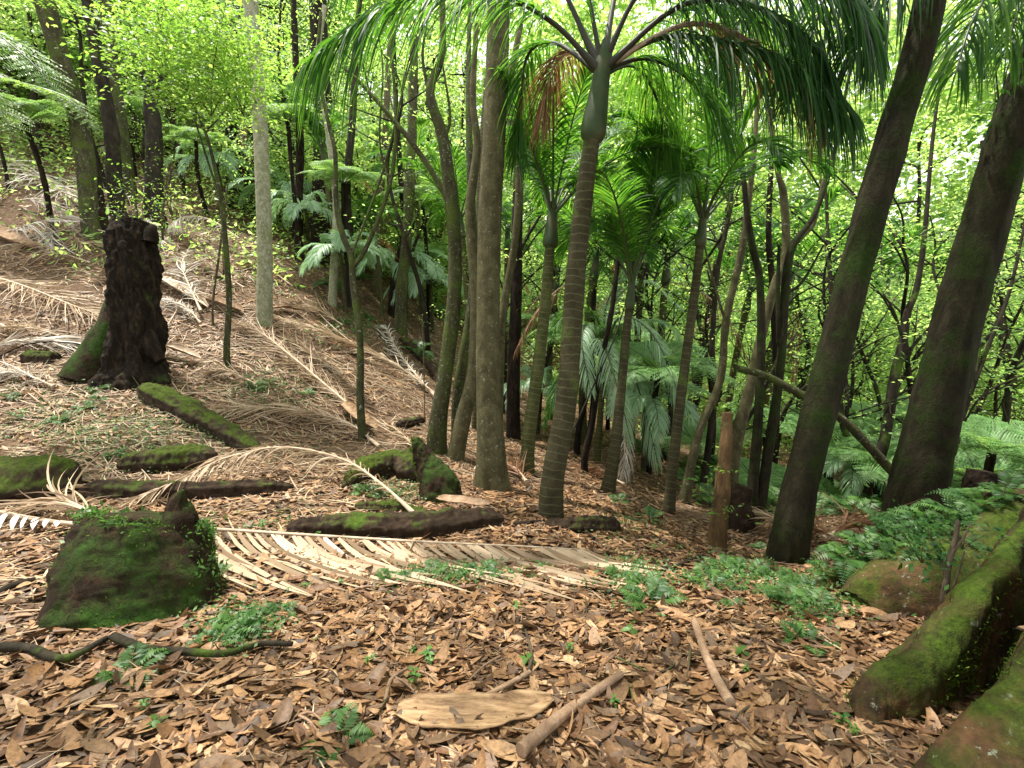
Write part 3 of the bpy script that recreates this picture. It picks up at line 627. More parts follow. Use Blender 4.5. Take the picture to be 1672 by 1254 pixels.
# -- trees, centre
b, d = mk(712, 742)
wtree('mossy forked tree left of the centre, one limb arching far up to the left', b, [(714, 700, d), (727, 610, d), (741, 490, d), (743, 410, d), (734, 305, d), (722, 220, d), (702, 150, d), (722, 90, d), (722, 0, d)], [30, 24, 23, 22, 22, 19, 15, 11, 10, 8], M_barkgreen,
      branches=[([(737, 345, d), (720, 305, d), (678, 240, d), (627, 178, d), (587, 134, d), (560, 110, d)], 11, 5), ([(724, 230, d), (735, 190, d), (722, 100, d)], 6, 3), ([(700, 150, d), (690, 90, d), (700, 20, d)], 6, 3)], seed=30, flare=.3, ridge=.05)
b = P(744, 705, d+.5); b[2] = hz(b[0], b[1])
wtree('peeling mossy trunk leaning out behind the forked tree', b, [(748, 640, d+.5), (768, 520, d+.5), (775, 430, d+.5), (770, 330, d+.5)], [18, 17, 16, 13, 10], M_barkgreen, seed=31)
b, d = mk(739, 752)
wtree('brown leaning trunk touching the central trunk on its left', b, [(755, 690, d), (773, 607, d), (777, 500, d), (773, 420, d), (767, 340, d), (779, 240, d), (772, 160, d), (778, 40, d)], [26, 21, 19, 18, 16, 13, 11, 8, 6], M_barkbrown, seed=32)
b, d = mk(803, 800)
wtree('stout straight mottled brown trunk with flared foot in the centre of the glade', b, [(802, 740, d), (798, 650, d), (797, 500, d), (800, 350, d), (808, 200, d), (813, 60, d), (814, -80, d)], [44, 40, 38, 38, 38, 37, 35, 34], M_barkbrown, seed=33, flare=.55, fl_h=.3, lobes=6, lump=.03, ns=26, n=80)
b = P(812, 690, 8.6); b[2] = hz(b[0], b[1])
wtree('wavy brown stem rising just right of the central brown trunk', b, [(818, 560, 8.6), (826, 480, 8.6), (840, 400, 8.6), (848, 290, 8.6), (836, 220, 8.6), (833, 140, 8.6), (850, 40, 8.6)], [14, 13, 12, 13, 13, 11, 9, 8], M_barkbrown, seed=34, ns=10)
b = P(838, 700, 10); b[2] = hz(b[0], b[1])
wtree('straight black palm trunk in shadow between the central trunk and the ringed palm', b, [(838, 640, 10), (840, 560, 10), (843, 470, 10)], [22, 20, 19, 17], M_black, seed=35)
b = P(779, 705, 10); b[2] = hz(b[0], b[1])
wtree('short mossy ringed trunk in shade left of the central trunk foot', b, [(781, 640, 10), (783, 560, 10), (784, 460, 10)], [18, 15, 14, 13], M_nikaub, seed=36)
b = P(955, 785, 8.5); b[2] = hz(b[0], b[1])
wtree('thin black trunk leaning right beside the young drooping palm', b, [(955, 745, 8.5), (967, 690, 8.5), (980, 600, 8.5), (1000, 500, 8.5)], [11, 10, 9, 8, 7], M_black, seed=37, ns=9)
b = P(942, 735, 10); b[2] = hz(b[0], b[1])
wtree('short black stem in the hollow behind the tall centre palm', b, [(945, 700, 10), (958, 640, 10), (966, 560, 10)], [10, 10, 9, 7], M_black, seed=38, ns=9)
# -- slender trees, right of the palms
SL = [
 (1112, 842, 8.0, [(1120, 800), (1142, 705), (1176, 620), (1186, 520), (1209, 420), (1222, 330), (1232, 240)], [16, 13, 12, 12, 12, 10, 8, 6], M_barkbrown, 'brown slim trunk bending right, first behind the straight palm', [([(1186, 530), (1165, 460), (1150, 400)], 5, 3)]),
 (1140, 840, 9.5, [(1150, 780), (1165, 650), (1163, 560), (1172, 440), (1190, 350)], [11, 10, 9, 8, 7, 6], M_barkdark, 'thin dark trunk behind the brown bending slim trunk', []),
 (1196, 830, 8.2, [(1198, 740), (1226, 628), (1246, 537), (1266, 463), (1283, 415), (1279, 318), (1268, 270)], [22, 17, 15, 14, 13, 12, 7, 5], M_barkbrown, 'trunk passing behind the orange rotten snag and forking high up', [([(1283, 415), (1318, 378), (1331, 360), (1343, 300), (1363, 240)], 8, 4)]),
 (1236, 868, 7.6, [(1229, 805), (1237, 700), (1242, 600), (1243, 537), (1240, 453), (1228, 400), (1218, 330)], [17, 15, 13, 13, 12, 11, 9, 7], M_barkdark2, 'upright dark trunk left of the big leaning dark trunk', []),
 (1238, 872, 7.6, [(1246, 800), (1260, 700), (1272, 620), (1280, 520), (1284, 450), (1295, 400), (1330, 350), (1360, 260)], [16, 15, 14, 13, 13, 12, 8, 6, 4], M_barkdark2, 'second trunk of the joined pair left of the big leaning dark trunk', [([(1272, 560), (1270, 480), (1272, 400)], 8, 5), ([(1282, 480), (1310, 460), (1345, 400)], 6, 3)]),
 (1256, 880, 10.0, [(1263, 760), (1268, 640), (1262, 480), (1255, 380), (1260, 250)], [13, 11, 10, 9, 8, 6], M_black, 'thin black trunk in the gap beside the big leaning dark trunk', []),
 (1413, 850, 9.0, [(1425, 780), (1445, 715), (1460, 621), (1474, 560), (1482, 510), (1497, 470), (1510, 380)], [20, 16, 15, 13, 11, 9, 7, 5], M_barkdark, 'dark forked tree between the two big leaning trunks', [([(1465, 600), (1495, 560), (1520, 530), (1535, 480)], 6, 3), ([(1474, 555), (1460, 510), (1442, 480)], 5, 2), ([(1460, 650), (1500, 625)], 4, 2)]),
 (1392, 860, 9.4, [(1396, 800), (1392, 730), (1378, 700), (1370, 640)], [11, 10, 10, 9, 7], M_barkdark, 'short bent trunk right of the big leaning dark trunk', []),
 (1530, 850, 8.0, [(1532, 820), (1557, 731), (1581, 654), (1612, 570), (1650, 470)], [10, 8, 7, 6, 5, 3], M_barkdark, 'thin branching sapling right of the second leaning trunk', [([(1557, 731), (1600, 650), (1672, 610)], 4, 2), ([(1581, 654), (1620, 640), (1665, 620)], 4, 2), ([(1590, 630), (1600, 560), (1590, 480)], 4, 2)]),
 (1545, 848, 8.4, [(1553, 780), (1567, 700), (1590, 600), (1600, 480)], [8, 7, 6, 5, 3], M_barkdark, 'whip thin sapling beside the branching sapling at the right', [([(1567, 700), (1550, 640), (1555, 560)], 3, 2)]),
 (1648, 790, 16, [(1648, 720), (1650, 660), (1648, 600), (1640, 560)], [16, 15, 16, 13, 10], M_barkdark, 'dark far trunk near the right edge', []),
]
for k, (x, y, d, pth, ws, mt, lab, br) in enumerate(SL):
    b = P(x, y, d); b[2] = hz(b[0], b[1])
    wtree(lab, b, [(px, py, d) for px, py in pth], ws, mt, [([(q[0], q[1], d) for q in bp], w0, w1) for bp, w0, w1 in br], seed=40+k, ns=10, lump=.07)
b, d = mk(1172, 897)
wtree('orange rotting broken snag standing left of the leaning trunks', b, [(1172, 860, d), (1178, 790, d), (1184, 720, d), (1188, 674, d)], [28, 24, 22, 18, 7], M_orange, seed=60, lump=.3, cat='dead tree', name='dead_snag', flare=.1,
      leafm=M_broad, crown=[(1165, 800, d-.1, (.18, .15, .35), 8, 12, .06)], cname='climbing_leaves')
b, d = mk(1212, 865)
wtree('short dark rotten stump with jagged top behind the orange snag', b, [(1208, 845, d), (1206, 820, d), (1216, 795, d)], [38, 36, 30, 14], M_log, seed=61, lump=.25, cat='stump', name='rotten_stump', n=20)
b, d = mk(1283, 922)
wtree('big dark trunk leaning right, first of the two leaning giants', b, [(1288, 890, d), (1310, 780, d), (1345, 640, d), (1400, 430, d-.1), (1455, 230, d-.2), (1505, 60, d-.3), (1530, -70, d-.4)], [54, 51, 49, 48, 47, 45, 43, 43], M_barkdark2, seed=62, flare=.4, fl_h=.25, lump=.08, ridge=.035, ns=24, n=80)
b, d = mk(1490, 870); d = 5.6; b = P(1490, 868, d); b[2] = hz(b[0], b[1])
wtree('thicker dark trunk leaning right near the edge, second of the two leaning giants', b, [(1494, 820, d), (1520, 700, d), (1560, 540, d-.1), (1600, 390, d-.2), (1650, 220, d-.4), (1720, 30, d-.6), (1760, -100, d-.8)], [78, 70, 66, 63, 59, 56, 55, 55], M_barkdark2, seed=63, flare=.4, fl_h=.3, lump=.08, ridge=.035, ns=24, n=80,
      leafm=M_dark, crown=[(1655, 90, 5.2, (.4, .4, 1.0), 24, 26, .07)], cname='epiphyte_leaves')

# ------------------------------------------------------------------ the giant tree at the right: trunk off the edge, mossy buttress roots in view
b = np.array([5.9, 3.3, 0]); b[2] = hz(b[0], b[1])
gt = thing('giant_tree', 'giant mossy tree at the right edge with thick buttress roots reaching into the glade', 'tree', b)
mb = MB(); tube(mb, cr([b+np.array([.1, 0, -.6]), b+np.array([.05, 0, .6]), b+np.array([.1, .1, 2.5]), b+np.array([.3, .2, 6.5])], 40), np.interp(np.linspace(0, 1, 40), [0, .15, .4, 1], [1.25, 1.0, .8, .62]), 40, lump=.05, lsc=1.2, seed=70, flare=.25, fl_h=.8)
mb.build('trunk', M_root, gt, b)
def root(pts, rad, vs=1.5, seed=0, lump=.07, lsc=2.2, ns=28, n=150, sink=.3):
    mb = MB(); q = np.array([P(*p) for p in pts]); r = np.interp(np.linspace(0, 1, n), np.linspace(0, 1, len(rad)), rad)
    c = cr(q, n); c[:, 2] -= r*vs*.92
    tube(mb, c, r, 90, rough=.012, lump=lump, lsc=lsc, seed=seed, vs=vs, ref=np.array([0, 0, 1.0])); return mb.build('root', M_root, gt, b)
def buttress(ridge, near, far, rt=.07, seed=0, n=220):
    R = cr([P(*q) for q in ridge], n); Nn = cr([G(*q, lift=-.06) if len(q) == 2 else P(*q) for q in near], n); Fb = cr([np.array([P(*q)[0], P(*q)[1], hz(P(*q)[0], P(*q)[1])-.1]) for q in far], n)
    sec = []; hn = nrm((Nn-R)*np.array([1, 1, 0])); hf = nrm((Fb-R)*np.array([1, 1, 0]))
    for t in np.linspace(0, 1, 44)[:-1]:      # concave near face rising to the ridge
        a = R+hn*rt-np.array([0, 0, rt*.9]); c = a*.62+Nn*.38; c[:, 2] = a[:, 2]*.3+Nn[:, 2]*.7; sec.append((1-t)**2*Nn+2*t*(1-t)*c+t*t*a)
    for an in np.linspace(0, PI, 26):
        o = hn*math.cos(an) if an < PI/2 else -hf*math.cos(an); sec.append(R+o*rt+np.array([0, 0, rt*(math.sin(an)-1)*.9]))
    for t in np.linspace(0, 1, 10)[1:]:
        a = R+hf*rt-np.array([0, 0, rt*.9]); sec.append(a*(1-t)+Fb*t)
    v = np.stack(sec, 1); m_ = v.shape[1]; fl = v.reshape(-1, 3); nn_ = noise(fl, 3.2, seed)*.045+noise(fl, 11, seed+1)*.016+noise(fl, 34, seed+2)*.005
    fl = fl+np.stack([nn_, -nn_, nn_*.6], -1); i_ = np.arange(n-1)[:, None]*m_; j_ = np.arange(m_-1)[None]
    mb = MB(); mb.add(fl, np.stack([i_+j_, i_+j_+1, i_+m_+j_+1, i_+m_+j_], -1).reshape(-1, 4)[:, ::-1])
    return mb.build('root', M_root, gt, b)
ra = buttress([(1790, 720, 2.8), (1715, 800, 2.55), (1650, 870, 2.35), (1605, 920, 2.22), (1572, 990, 2.1), (1515, 1050, 2.02), (1450, 1100, 1.96), (1415, 1140, 1.93), (1398, 1195, 1.9)],
   [(1850, 1120), (1780, 1130), (1700, 1150), (1650, 1165), (1620, 1178), (1570, 1186), (1500, 1192), (1450, 1202), (1412, 1216)],
   [(1700, 760, 3.4), (1640, 830, 3.1), (1560, 900, 2.9), (1530, 950, 2.7), (1490, 1000, 2.5), (1450, 1040, 2.35), (1410, 1080, 2.2), (1385, 1120, 2.1), (1385, 1190, 1.95)], .1, 4)
rb = buttress([(1850, 800, 2.2), (1780, 880, 1.98), (1710, 960, 1.84), (1645, 1050, 1.74), (1628, 1130, 1.65), (1600, 1205, 1.57), (1570, 1290, 1.5)],
   [(2000, 1150), (1930, 1180), (1850, 1220), (1800, 1260), (1740, 1300, 1.45), (1680, 1340, 1.42), (1600, 1370, 1.4)],
   [(1700, 1060, 2.2), (1660, 1120, 2.05), (1620, 1160, 1.95), (1590, 1190, 1.82), (1565, 1215, 1.72), (1545, 1250, 1.64), (1530, 1290, 1.55)], .12, 6)
root([(1850, 760, 3.9), (1720, 800, 3.7), (1620, 860, 3.6), (1540, 895, 3.6), (1450, 930, 3.6), (1360, 945, 3.6), (1250, 975, 3.55)], [.45, .42, .38, .34, .27, .16, .05], 1.3, 73, lump=.12)
root([(1800, 790, 3.2), (1690, 840, 3.1), (1600, 885, 3.05), (1500, 925, 3.05), (1420, 985, 3.05), (1340, 1025, 3.0)], [.6, .5, .42, .34, .24, .08], 1.25, 74, lump=.12)
# unseen crown and limbs above the picture, added to shade the foreground
r_ = np.random.default_rng(77)
for k in range(7):
    az = -2.6+k*.62; e = np.array([math.sin(az)*r_.uniform(3, 6), math.cos(az)*r_.uniform(2, 5)-1.5, r_.uniform(1.2, 2.6)])
    s0 = b+np.array([.3, .2, 5.6+.1*k]); mb = MB(); tube(mb, cr([s0, s0+e*.5+r_.normal(0, .3, 3), s0+e], 24), np.linspace(.2, .04, 24), 9, lump=.07, seed=k); mb.build('limb', M_root, gt, b)
mb = MB(); ns_ = 420
c0 = b+np.array([-5.2, -3.0, 7.2]); o = nrm(r_.normal(size=(ns_, 3)))*(r_.random((ns_, 1))**.5)*np.array([8.5, 5.2, 1.2])
crown_mb(mb, c0+o, 36, .17, r_, spread=.55)
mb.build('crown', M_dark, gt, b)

# ------------------------------------------------------------------ tree ferns
def fernfrond_mb(mb, path, L, npin=26, ng=9, width=.03, r_=rng, droop=.35, dens=1.0, tint=None):
    pth = cr(path, 30); T, A, B = frame(pth, np.array([0, 0, 1.0]))
    tt = np.linspace(.13, .99, npin); i0 = (tt*29).astype(int)
    env = np.interp(tt, [.13, .3, .6, 1], [.55, 1, .8, .08])*L
    for sg in (1, -1):
        d = nrm(A[i0]*sg+T[i0]*.45+r_.normal(0, .05, (npin, 3)))
        s = np.linspace(.06, 1, ng)
        c = pth[i0][:, None]+d[:, None]*(s[None]*env[:, None])[..., None]; c[..., 2] -= droop*(s**2)[None]*env[:, None]*.5
        pl = np.clip(np.interp(s, [0, .3, 1], [.8, 1, .25])[None]*env[:, None]*.26, .004, None)
        for s2 in (1, -1):
            hd = (T[i0][:, None]*s2+d[:, None]*.35+0*c)
            cc = c+nrm(hd)*(pl*.5)[..., None]
            nn = B[i0][:, None]+0*c+r_.normal(0, .18, c.shape)
            k = cc.reshape(-1, 3).shape[0]
            leaves(mb, cc.reshape(-1, 3), nn.reshape(-1, 3), hd.reshape(-1, 3), pl.ravel(), (env[:, None]*np.ones(ng)).ravel()/ng*.72, curl=-.05, fold=.05,
                   tint=np.repeat(np.clip(r_.random(npin)*.7+.15, 0, 1), ng)[:k], fine=False)
def fern_variant(seed, L, el, sag, npin=26, ng=9):
    r_ = np.random.default_rng(seed); mb = MB(); p = arc(0, el, L, sag); fernfrond_mb(mb, p, L*.26, npin, ng, r_=r_)
    mr = MB(); tube(mr, cr(p, 16), np.linspace(.014, .003, 16)*L/1.6, 5); return mb, mr
def treefern(label, h, L, nf, r_trunk, seed, lean=(0, 0), mat=None, group='tree ferns', tmat=None, el=.7, sag=.55):
    r_ = np.random.default_rng(seed); root = thing('tree_fern', label, 'tree fern', (0, 0, 0), group)
    top = np.array([lean[0], lean[1], h]); mb = MB(); tube(mb, cr([np.array([0, 0, -.3]), top*.5+np.array([0, 0, .0]), top], 26), np.linspace(r_trunk*1.3, r_trunk, 26), 12, lump=.16, lsc=9, seed=seed)
    mb.build('trunk', tmat or M_black, root)
    a_, b_ = fern_variant(seed+1, L, el, sag), fern_variant(seed+2, L*.9, el*.7, sag*.9)
    proto = []
    for (lf, st) in (a_, b_):
        o = lf.build('frond', mat or M_fern, root); s = st.build('midrib', M_rach, o); proto.append(o)
    for k in range(nf):
        src = proto[k % 2]
        if k < 2: o = src
        else:
            o = src.copy(); COL.objects.link(o); o.parent = root
            for g in src.children: e = g.copy(); COL.objects.link(e); e.parent = o
        o.location = top; o.rotation_euler = (r_.uniform(-.2, .2), r_.uniform(-.15, .15), 2*PI*k/nf+r_.uniform(-.2, .2)); sc = r_.uniform(.85, 1.1); o.scale = (sc,)*3
    return root
TF = [(560, 300, 13, 2.3, 'bright tree fern spreading its fronds beside the pale lichen trunk', 0, 1.0), (1075, 610, 13, 1.4, 'tree fern with pale fronds behind the straight palm', 1, 1.1),
      (1440, 760, 13, .6, 'pale tree fern in the dip between the two leaning giants', 2, 1.0), (1600, 790, 11.5, .7, 'large pale tree fern low at the right, behind the second leaning giant', 3, 1.15),
      (1230, 790, 14, .5, 'low tree fern down the bank behind the slender trunks', 4, .9), (40, 200, 12, 1.9, 'tree fern with yellow green fronds at the far left', 5, 1.1),
      (965, 560, 15, 1.5, 'tree fern glowing between the two central palms', 6, 1.1), (640, 240, 18, 2.4, 'tree fern high behind the mossy forked tree', 7, 1.2),
      (320, 230, 16, 1.0, 'tree fern on the slope behind the tall black stump', 8, .9), (1000, 570, 19, 2.0, 'far tree fern behind the tall centre palm', 9, 1.2),
      (1350, 700, 20, 1.2, 'far tree fern in the valley behind the first leaning giant', 10, 1.2), (700, 420, 17, 1.2, 'tree fern in the thicket on the far slope', 11, .8), (1672, 740, 13, .8, 'tree fern cut by the right edge', 12, 1.0),
       (1130, 720, 16, .6, 'low fern crown glimpsed behind the straight palm trunk', 13, .9),
      (1060, 640, 17.5, .6, 'pale tree fern crown between the young palm and the straight palm', 14, 1.1), (1520, 700, 15, .6, 'tree fern half hidden behind the second leaning giant', 15, 1.1), (1400, 690, 17, .6, 'silvery tree fern seen under the leaning dead limb', 16, 1.1),
      (1250, 700, 17, .6, 'tree fern framed by the joined slender pair of trunks', 17, 1.0), (1620, 740, 10, .6, 'yellow green fern crown close to the right edge', 18, .8), (880, 540, 17, .6, 'tree fern behind the pale ringed palm', 19, 1.1), (470, 200, 14, .6, 'tree fern fanning out right of the pale lichen trunk', 20, 1.1),
      (200, 190, 17, .6, 'tree fern between the dark trunks at the upper left', 21, 1.1), (740, 560, 19, .6, 'small tree fern in the dark thicket beyond the hollow', 22, .9), (690, 330, 15, .6, 'pale tree fern just left of the forked mossy tree', 23, 1.1), (480, 330, 17, .6, 'tree fern low in the shade behind the pale lichen trunk', 24, .9)]
FV = []
for (sd_, L_, el_, sg_) in ((101, 1.9, .7, .55), (105, 1.7, .45, .5), (109, 1.5, .9, .7)):
    FV.append(fern_variant(sd_, L_, el_, sg_))
FVO = {}
for (px, py, d, h, lab, k, sc) in TF:
    if px > 860: d *= .70
    top = P(px, py, d); g = hz(top[0], top[1]); 
    if top[2] < g+.25: top[2] = g+.25
    rt_ = thing('tree_fern', lab, 'tree fern', (top[0], top[1], g), 'tree ferns'); q_ = np.random.default_rng(k+400)
    mb = MB(); bs_ = np.array([top[0], top[1], g]); tube(mb, cr([bs_-np.array([0, 0, .3]), (bs_+top)/2+q_.normal(0, .06, 3)*np.array([1, 1, 0]), top], 24), np.linspace(.065, .055, 24), 10, lump=.16, lsc=9, seed=k)
    mb.build('trunk', M_black, rt_, bs_)
    for m_i in range(13):
        vi = (m_i+k) % 3
        if vi not in FVO:
            o = FV[vi][0].build('frond', M_fern, rt_); st = FV[vi][1].build('midrib', M_rach, o); FVO[vi] = (o, st)
        else:
            o = FVO[vi][0].copy(); COL.objects.link(o); o.parent = rt_; e = FVO[vi][1].copy(); COL.objects.link(e); e.parent = o
        o.location = (0, 0, top[2]-g); o.rotation_euler = (q_.uniform(-.2, .2), q_.uniform(-.15, .15), 2*PI*m_i/13+q_.uniform(-.2, .2)); o.scale = (sc*q_.uniform(.85, 1.1),)*3
# near fronds of a tree fern reaching in at the left edge
b = np.array([-7.2, 6.0, 0]); b[2] = hz(b[0], b[1])
nf = thing('tree_fern', 'near tree fern outside the left edge, its blurred bright fronds reaching in', 'tree fern', b)
tp = P(-160, 60, 5.8); mb = MB(); tube(mb, cr([b-np.array([0, 0, .2]), (b+tp)/2, tp], 30), .09, 12, lump=.15, lsc=9); mb.build('trunk', M_black, nf, b)
for pts, L in (([(-160, 60, 5.8), (-60, 30, 5.6), (50, 100, 5.4), (120, 200, 5.4)], .5), ([(-160, 60, 5.8), (-80, 90, 5.3), (20, 130, 5.2), (110, 160, 5.2), (165, 225, 5.2)], .42), ([(-160, 60, 5.8), (-90, 0, 6), (20, -20, 6.4), (130, 10, 6.6), (200, 60, 6.7)], .5), ([(-160, 60, 5.8), (-80, 120, 5.8), (0, 180, 5.6), (30, 260, 5.5)], .4)):
    mb = MB(); pp = [P(*q) for q in pts]; fernfrond_mb(mb, pp, L, 30, 12); o = mb.build('frond', M_sap, nf, b)
    mb = MB(); tube(mb, cr(pp, 16), np.linspace(.014, .003, 16), 5); mb.build('midrib', M_rach, o, b)

# ------------------------------------------------------------------ stumps and logs
def blob_tube(name, label, cat, pts, rad, mat, seed=0, lump=.12, lsc=5, vs=1.0, ns=22, n=40, flare=0, group=None, ridge=0, lobes=5, fl_h=.3, extra=None, rough=.018):
    ns = max(ns, 70); n = max(n, 90)
    pts = [np.asarray(p, float) for p in pts]; b = pts[0].copy(); b[2] = hz(b[0], b[1])
    mb = MB(); tube(mb, cr(pts, n), np.interp(np.linspace(0, 1, n), np.linspace(0, 1, len(rad)), rad), ns, lump=lump, lsc=lsc, seed=seed, vs=vs, flare=flare, ridge=ridge, lobes=lobes, fl_h=fl_h, rough=rough)
    if extra is None:
        o = mb.build(name, mat, None, b); return tag(o, label, cat, group), b
    root = thing(name, label, cat, b, group); root['_t'] = mb.build('trunk' if 'stump' in name else 'log_body', mat, root, b); extra(root, b); del root['_t']; return root, b
# tall black stump with flared foot
b, d = mk(212, 612); b[2] -= .1
def ex(root, bb):
    mb = MB(); r_ = np.random.default_rng(5)
    tube(mb, cr([P(190, 400, d), P(186, 370, d), P(188, 350, d)], 8), [.06]*3+[.05]*3+[.02]*2, 18, lump=.2, seed=9); [tube(mb, cr([P(x_, 395, d+q_), P(x_+3, 372, d+q_), P(x_+1, y_, d+q_)], 16), np.linspace(.12, .012, 16), 14, lump=.3, lsc=9, seed=x_) for x_, y_, q_ in ((182, 352, 0), (205, 346, .1), (228, 356, .05), (245, 366, -.05))]; mb.build('broken_spike', M_black, root, bb)
    mb = MB(); tube(mb, cr([P(205, 470, d+.1), P(180, 540, d-.1), P(150, 590, d-.2), P(132, 625, d-.3)], 20), np.linspace(.18, .3, 20)*d/8, 14, lump=.2, lsc=5, seed=8); mb.build('root', M_mossstump, root, bb)
    mb = MB(); tube(mb, cr([P(225, 500, d+.1), P(245, 560, d-.1), P(262, 590, d-.1)], 16), np.linspace(.2, .09, 16)*d/8, 12, lump=.2, seed=7); mb.build('root', M_black, root, bb)
blob_tube('tree_stump', 'tall black hollow stump with spreading mossy foot on the left slope', 'stump', [P(222, 650, d), P(220, 600, d), P(220, 550, d), P(220, 480, d), P(218, 430, d), P(214, 385, d), P(212, 362, d)], np.array([62, 46, 37, 35, 33, 31, 22])*d/FPX, M_black, 3, .2, 5, extra=ex, ns=140, n=160, ridge=.09, rough=.035)
# saplings growing round the tall stump
for k, (x, y, tx, ty, lab) in enumerate([(262, 372, 285, 250, 'leafy sapling shoot growing up beside the knobbly snag'), (235, 420, 215, 290, 'leafy shoot sprouting from the tall black stump'), (345, 520, 372, 300, 'loose leafy shrub between the tall stump and the crooked sapling')]):
    dd = d+.3 if k < 2 else d+2.0
    b2 = P(x, y, dd)
    wtree(lab, b2, [(x+3, y-30, dd), ((x+tx)/2, (y+ty)/2, dd), (tx, ty, dd)], [4, 4, 3, 2], M_twig, seed=80+k, ns=6, name='sapling', cat='sapling', n=16, flare=0, leafm=M_sap,
          crown=[((x+tx)/2, (y+ty)/2, dd, (.45, .4, .75), 26, 15, .05)])
# mossy stump, front left
d = 2.95
def ex(root, bb):
    mb = MB(); tube(mb, cr([P(285, 900, d+.05), P(292, 850, d+.05), P(290, 822, d+.05), P(298, 800, d+.05)], 30), np.interp(np.linspace(0, 1, 30), [0, .5, .8, 1], [.13, .085, .05, .012]), 18, lump=.32, lsc=11, seed=3, ridge=.12); tube(mb, cr([P(300, 890, d+.1), P(312, 850, d+.1), P(309, 818, d+.1)], 20), np.linspace(.07, .01, 20), 12, lump=.3, lsc=14, seed=5); tube(mb, cr([P(262, 880, d+.1), P(268, 855, d+.1), P(264, 836, d+.1)], 20), np.linspace(.06, .01, 20), 12, lump=.3, lsc=14, seed=6); mb.build('broken_spike', M_mossstump, root, bb)
    r_ = np.random.default_rng(4)
    me = root['_t'].data; v = np.empty(len(me.vertices)*3, np.float32); me.vertices.foreach_get('co', v); v = v.reshape(-1, 3)+bb
    nm = np.empty(len(me.vertices)*3, np.float32); me.vertices.foreach_get('normal', nm); nm = nm.reshape(-1, 3)
    scr = (v-EYE)@RT/((v-EYE)@FWD)*FPX+CX
    wt = np.exp(-((scr-150)/70)**2)*np.clip((v[:, 2]-(bb[2]+.22))*6, 0, 1)+.8*np.exp(-((scr-335)/22)**2)+.12*np.clip(nm[:, 2], 0, 1)
    wt *= (nm@FWD < .3); idx = r_.choice(len(v), 2400, p=wt/wt.sum())
    c = v[idx]+nm[idx]*.02+r_.normal(0, .03, (2400, 3)); mb = MB()
    leaves(mb, c, nm[idx]+r_.normal(0, .4, (2400, 3))+np.array([0, 0, .5]), r_.normal(size=(2400, 3)), (_l := .032*r_.uniform(.6, 1.4, 2400)), _l*.5, fine=False); mb.build('climbing_fern', M_gfern, root, bb)
    m2 = r_.choice(len(v), 9000, p=(lambda w_: w_/w_.sum())(np.clip(noise(v, 3, 5)+.35, 0, 1)*(.5+nm[:, 2])**2+1e-4)); mb = MB()
    leaves(mb, v[m2]+nm[m2]*.003+r_.normal(0, .01, (9000, 3)), r_.normal(size=(9000, 3))+nm[m2], nm[m2]+r_.normal(0, .7, (9000, 3)), .022, .007, fine=False); mb.build('moss_tufts', M_moss, root, bb)
M_moss = leafmat('moss_tuft', [(0, (.02, .05, .006)), (.6, (.06, .11, .012)), (1, (.13, .19, .02))], [(0, (.03, .08, .01)), (1, (.12, .2, .02))], rough=.8, spec=.1, trans=.2)
blob_tube('tree_stump', 'mossy broken stump with pointed spike and climbing ferns, front left', 'stump', [P(215, 1060, d-.05), P(222, 985, d), P(226, 925, d+.05), P(235, 865, d+.12), P(240, 845, d+.14)], [.56, .50, .44, .40, .3], M_mossstump, 6, .09, 4, extra=ex, ns=90, n=80, vs=.8)
def moss_on(o, n_, up=.2, size=.03, mat=None, name='moss', seed=0, lo=0.1):
    r_ = np.random.default_rng(seed); me = o.data; k = len(me.vertices)
    v = np.empty(k*3, np.float32); me.vertices.foreach_get('co', v); v = v.reshape(-1, 3); nm = np.empty(k*3, np.float32); me.vertices.foreach_get('normal', nm); nm = nm.reshape(-1, 3)
    wv = np.clip(nm[:, 2]-up, 0, 1)*np.clip(noise(v, 3, seed)+.7, lo, 2); 
    if wv.sum() <= 0: return
    i_ = r_.choice(k, n_, p=wv/wv.sum()); mb = MB()
    leaves(mb, v[i_]+r_.normal(0, size*.8, (n_, 3))*np.array([1, 1, .3])+nm[i_]*size*.15, nm[i_]+r_.normal(0, .8, (n_, 3)), r_.normal(size=(n_, 3)), size*r_.uniform(.6, 1.4, n_), size*.4, fine=False)
    q = mb.build(name, mat or M_moss, o); return q
def log(label, pl, rad, mat, lift=.5, seed=0, name='fallen_log', cat='log', moss=0, group=None, lump=.1, ns=20, n=40, msz=.03, **kw):
    """pl: list of (px, py) on the ground under the log's axis; radius in m"""
    pts = []
    rr = np.interp(np.linspace(0, 1, len(pl)), np.linspace(0, 1, len(rad)), rad)
    for (x, y), r in zip(pl, rr): q = G(x, y); q[2] += r*(lift-.2); pts.append(q)
    rad = np.interp(np.linspace(0, 1, 24), np.linspace(0, 1, len(rad)), rad)*np.interp(np.linspace(0, 1, 24), [0, .05, .12, .9, .96, 1], [.55, .9, 1, 1, .85, .4]); lump = lump*1.5; lsc_ = 8; ns = max(ns, 30); n = 70
    o, b = blob_tube(name, label, cat, pts, rad, mat, seed, lump, lsc_, group=group, ns=ns, n=n, ridge=.05, **kw)
    if moss: moss_on(o, moss, .25, msz, seed=seed)
    return o
log('low mossy chunk of stump at the left edge with bright green top', [(-30, 800), (60, 805), (135, 800)], [.27, .28, .24], M_mosslog, .45, 11, moss=1400, lump=.08)
log('mossy topped brown log lying above the black log', [(195, 768), (270, 765), (355, 760)], [.1, .16, .17], M_mosslog, .75, 12, moss=900)
log('wet black rotten log behind the arching dead frond', [(140, 812), (260, 815), (400, 808), (480, 800)], [.12, .12, .10, .06], M_log, .6, 13)
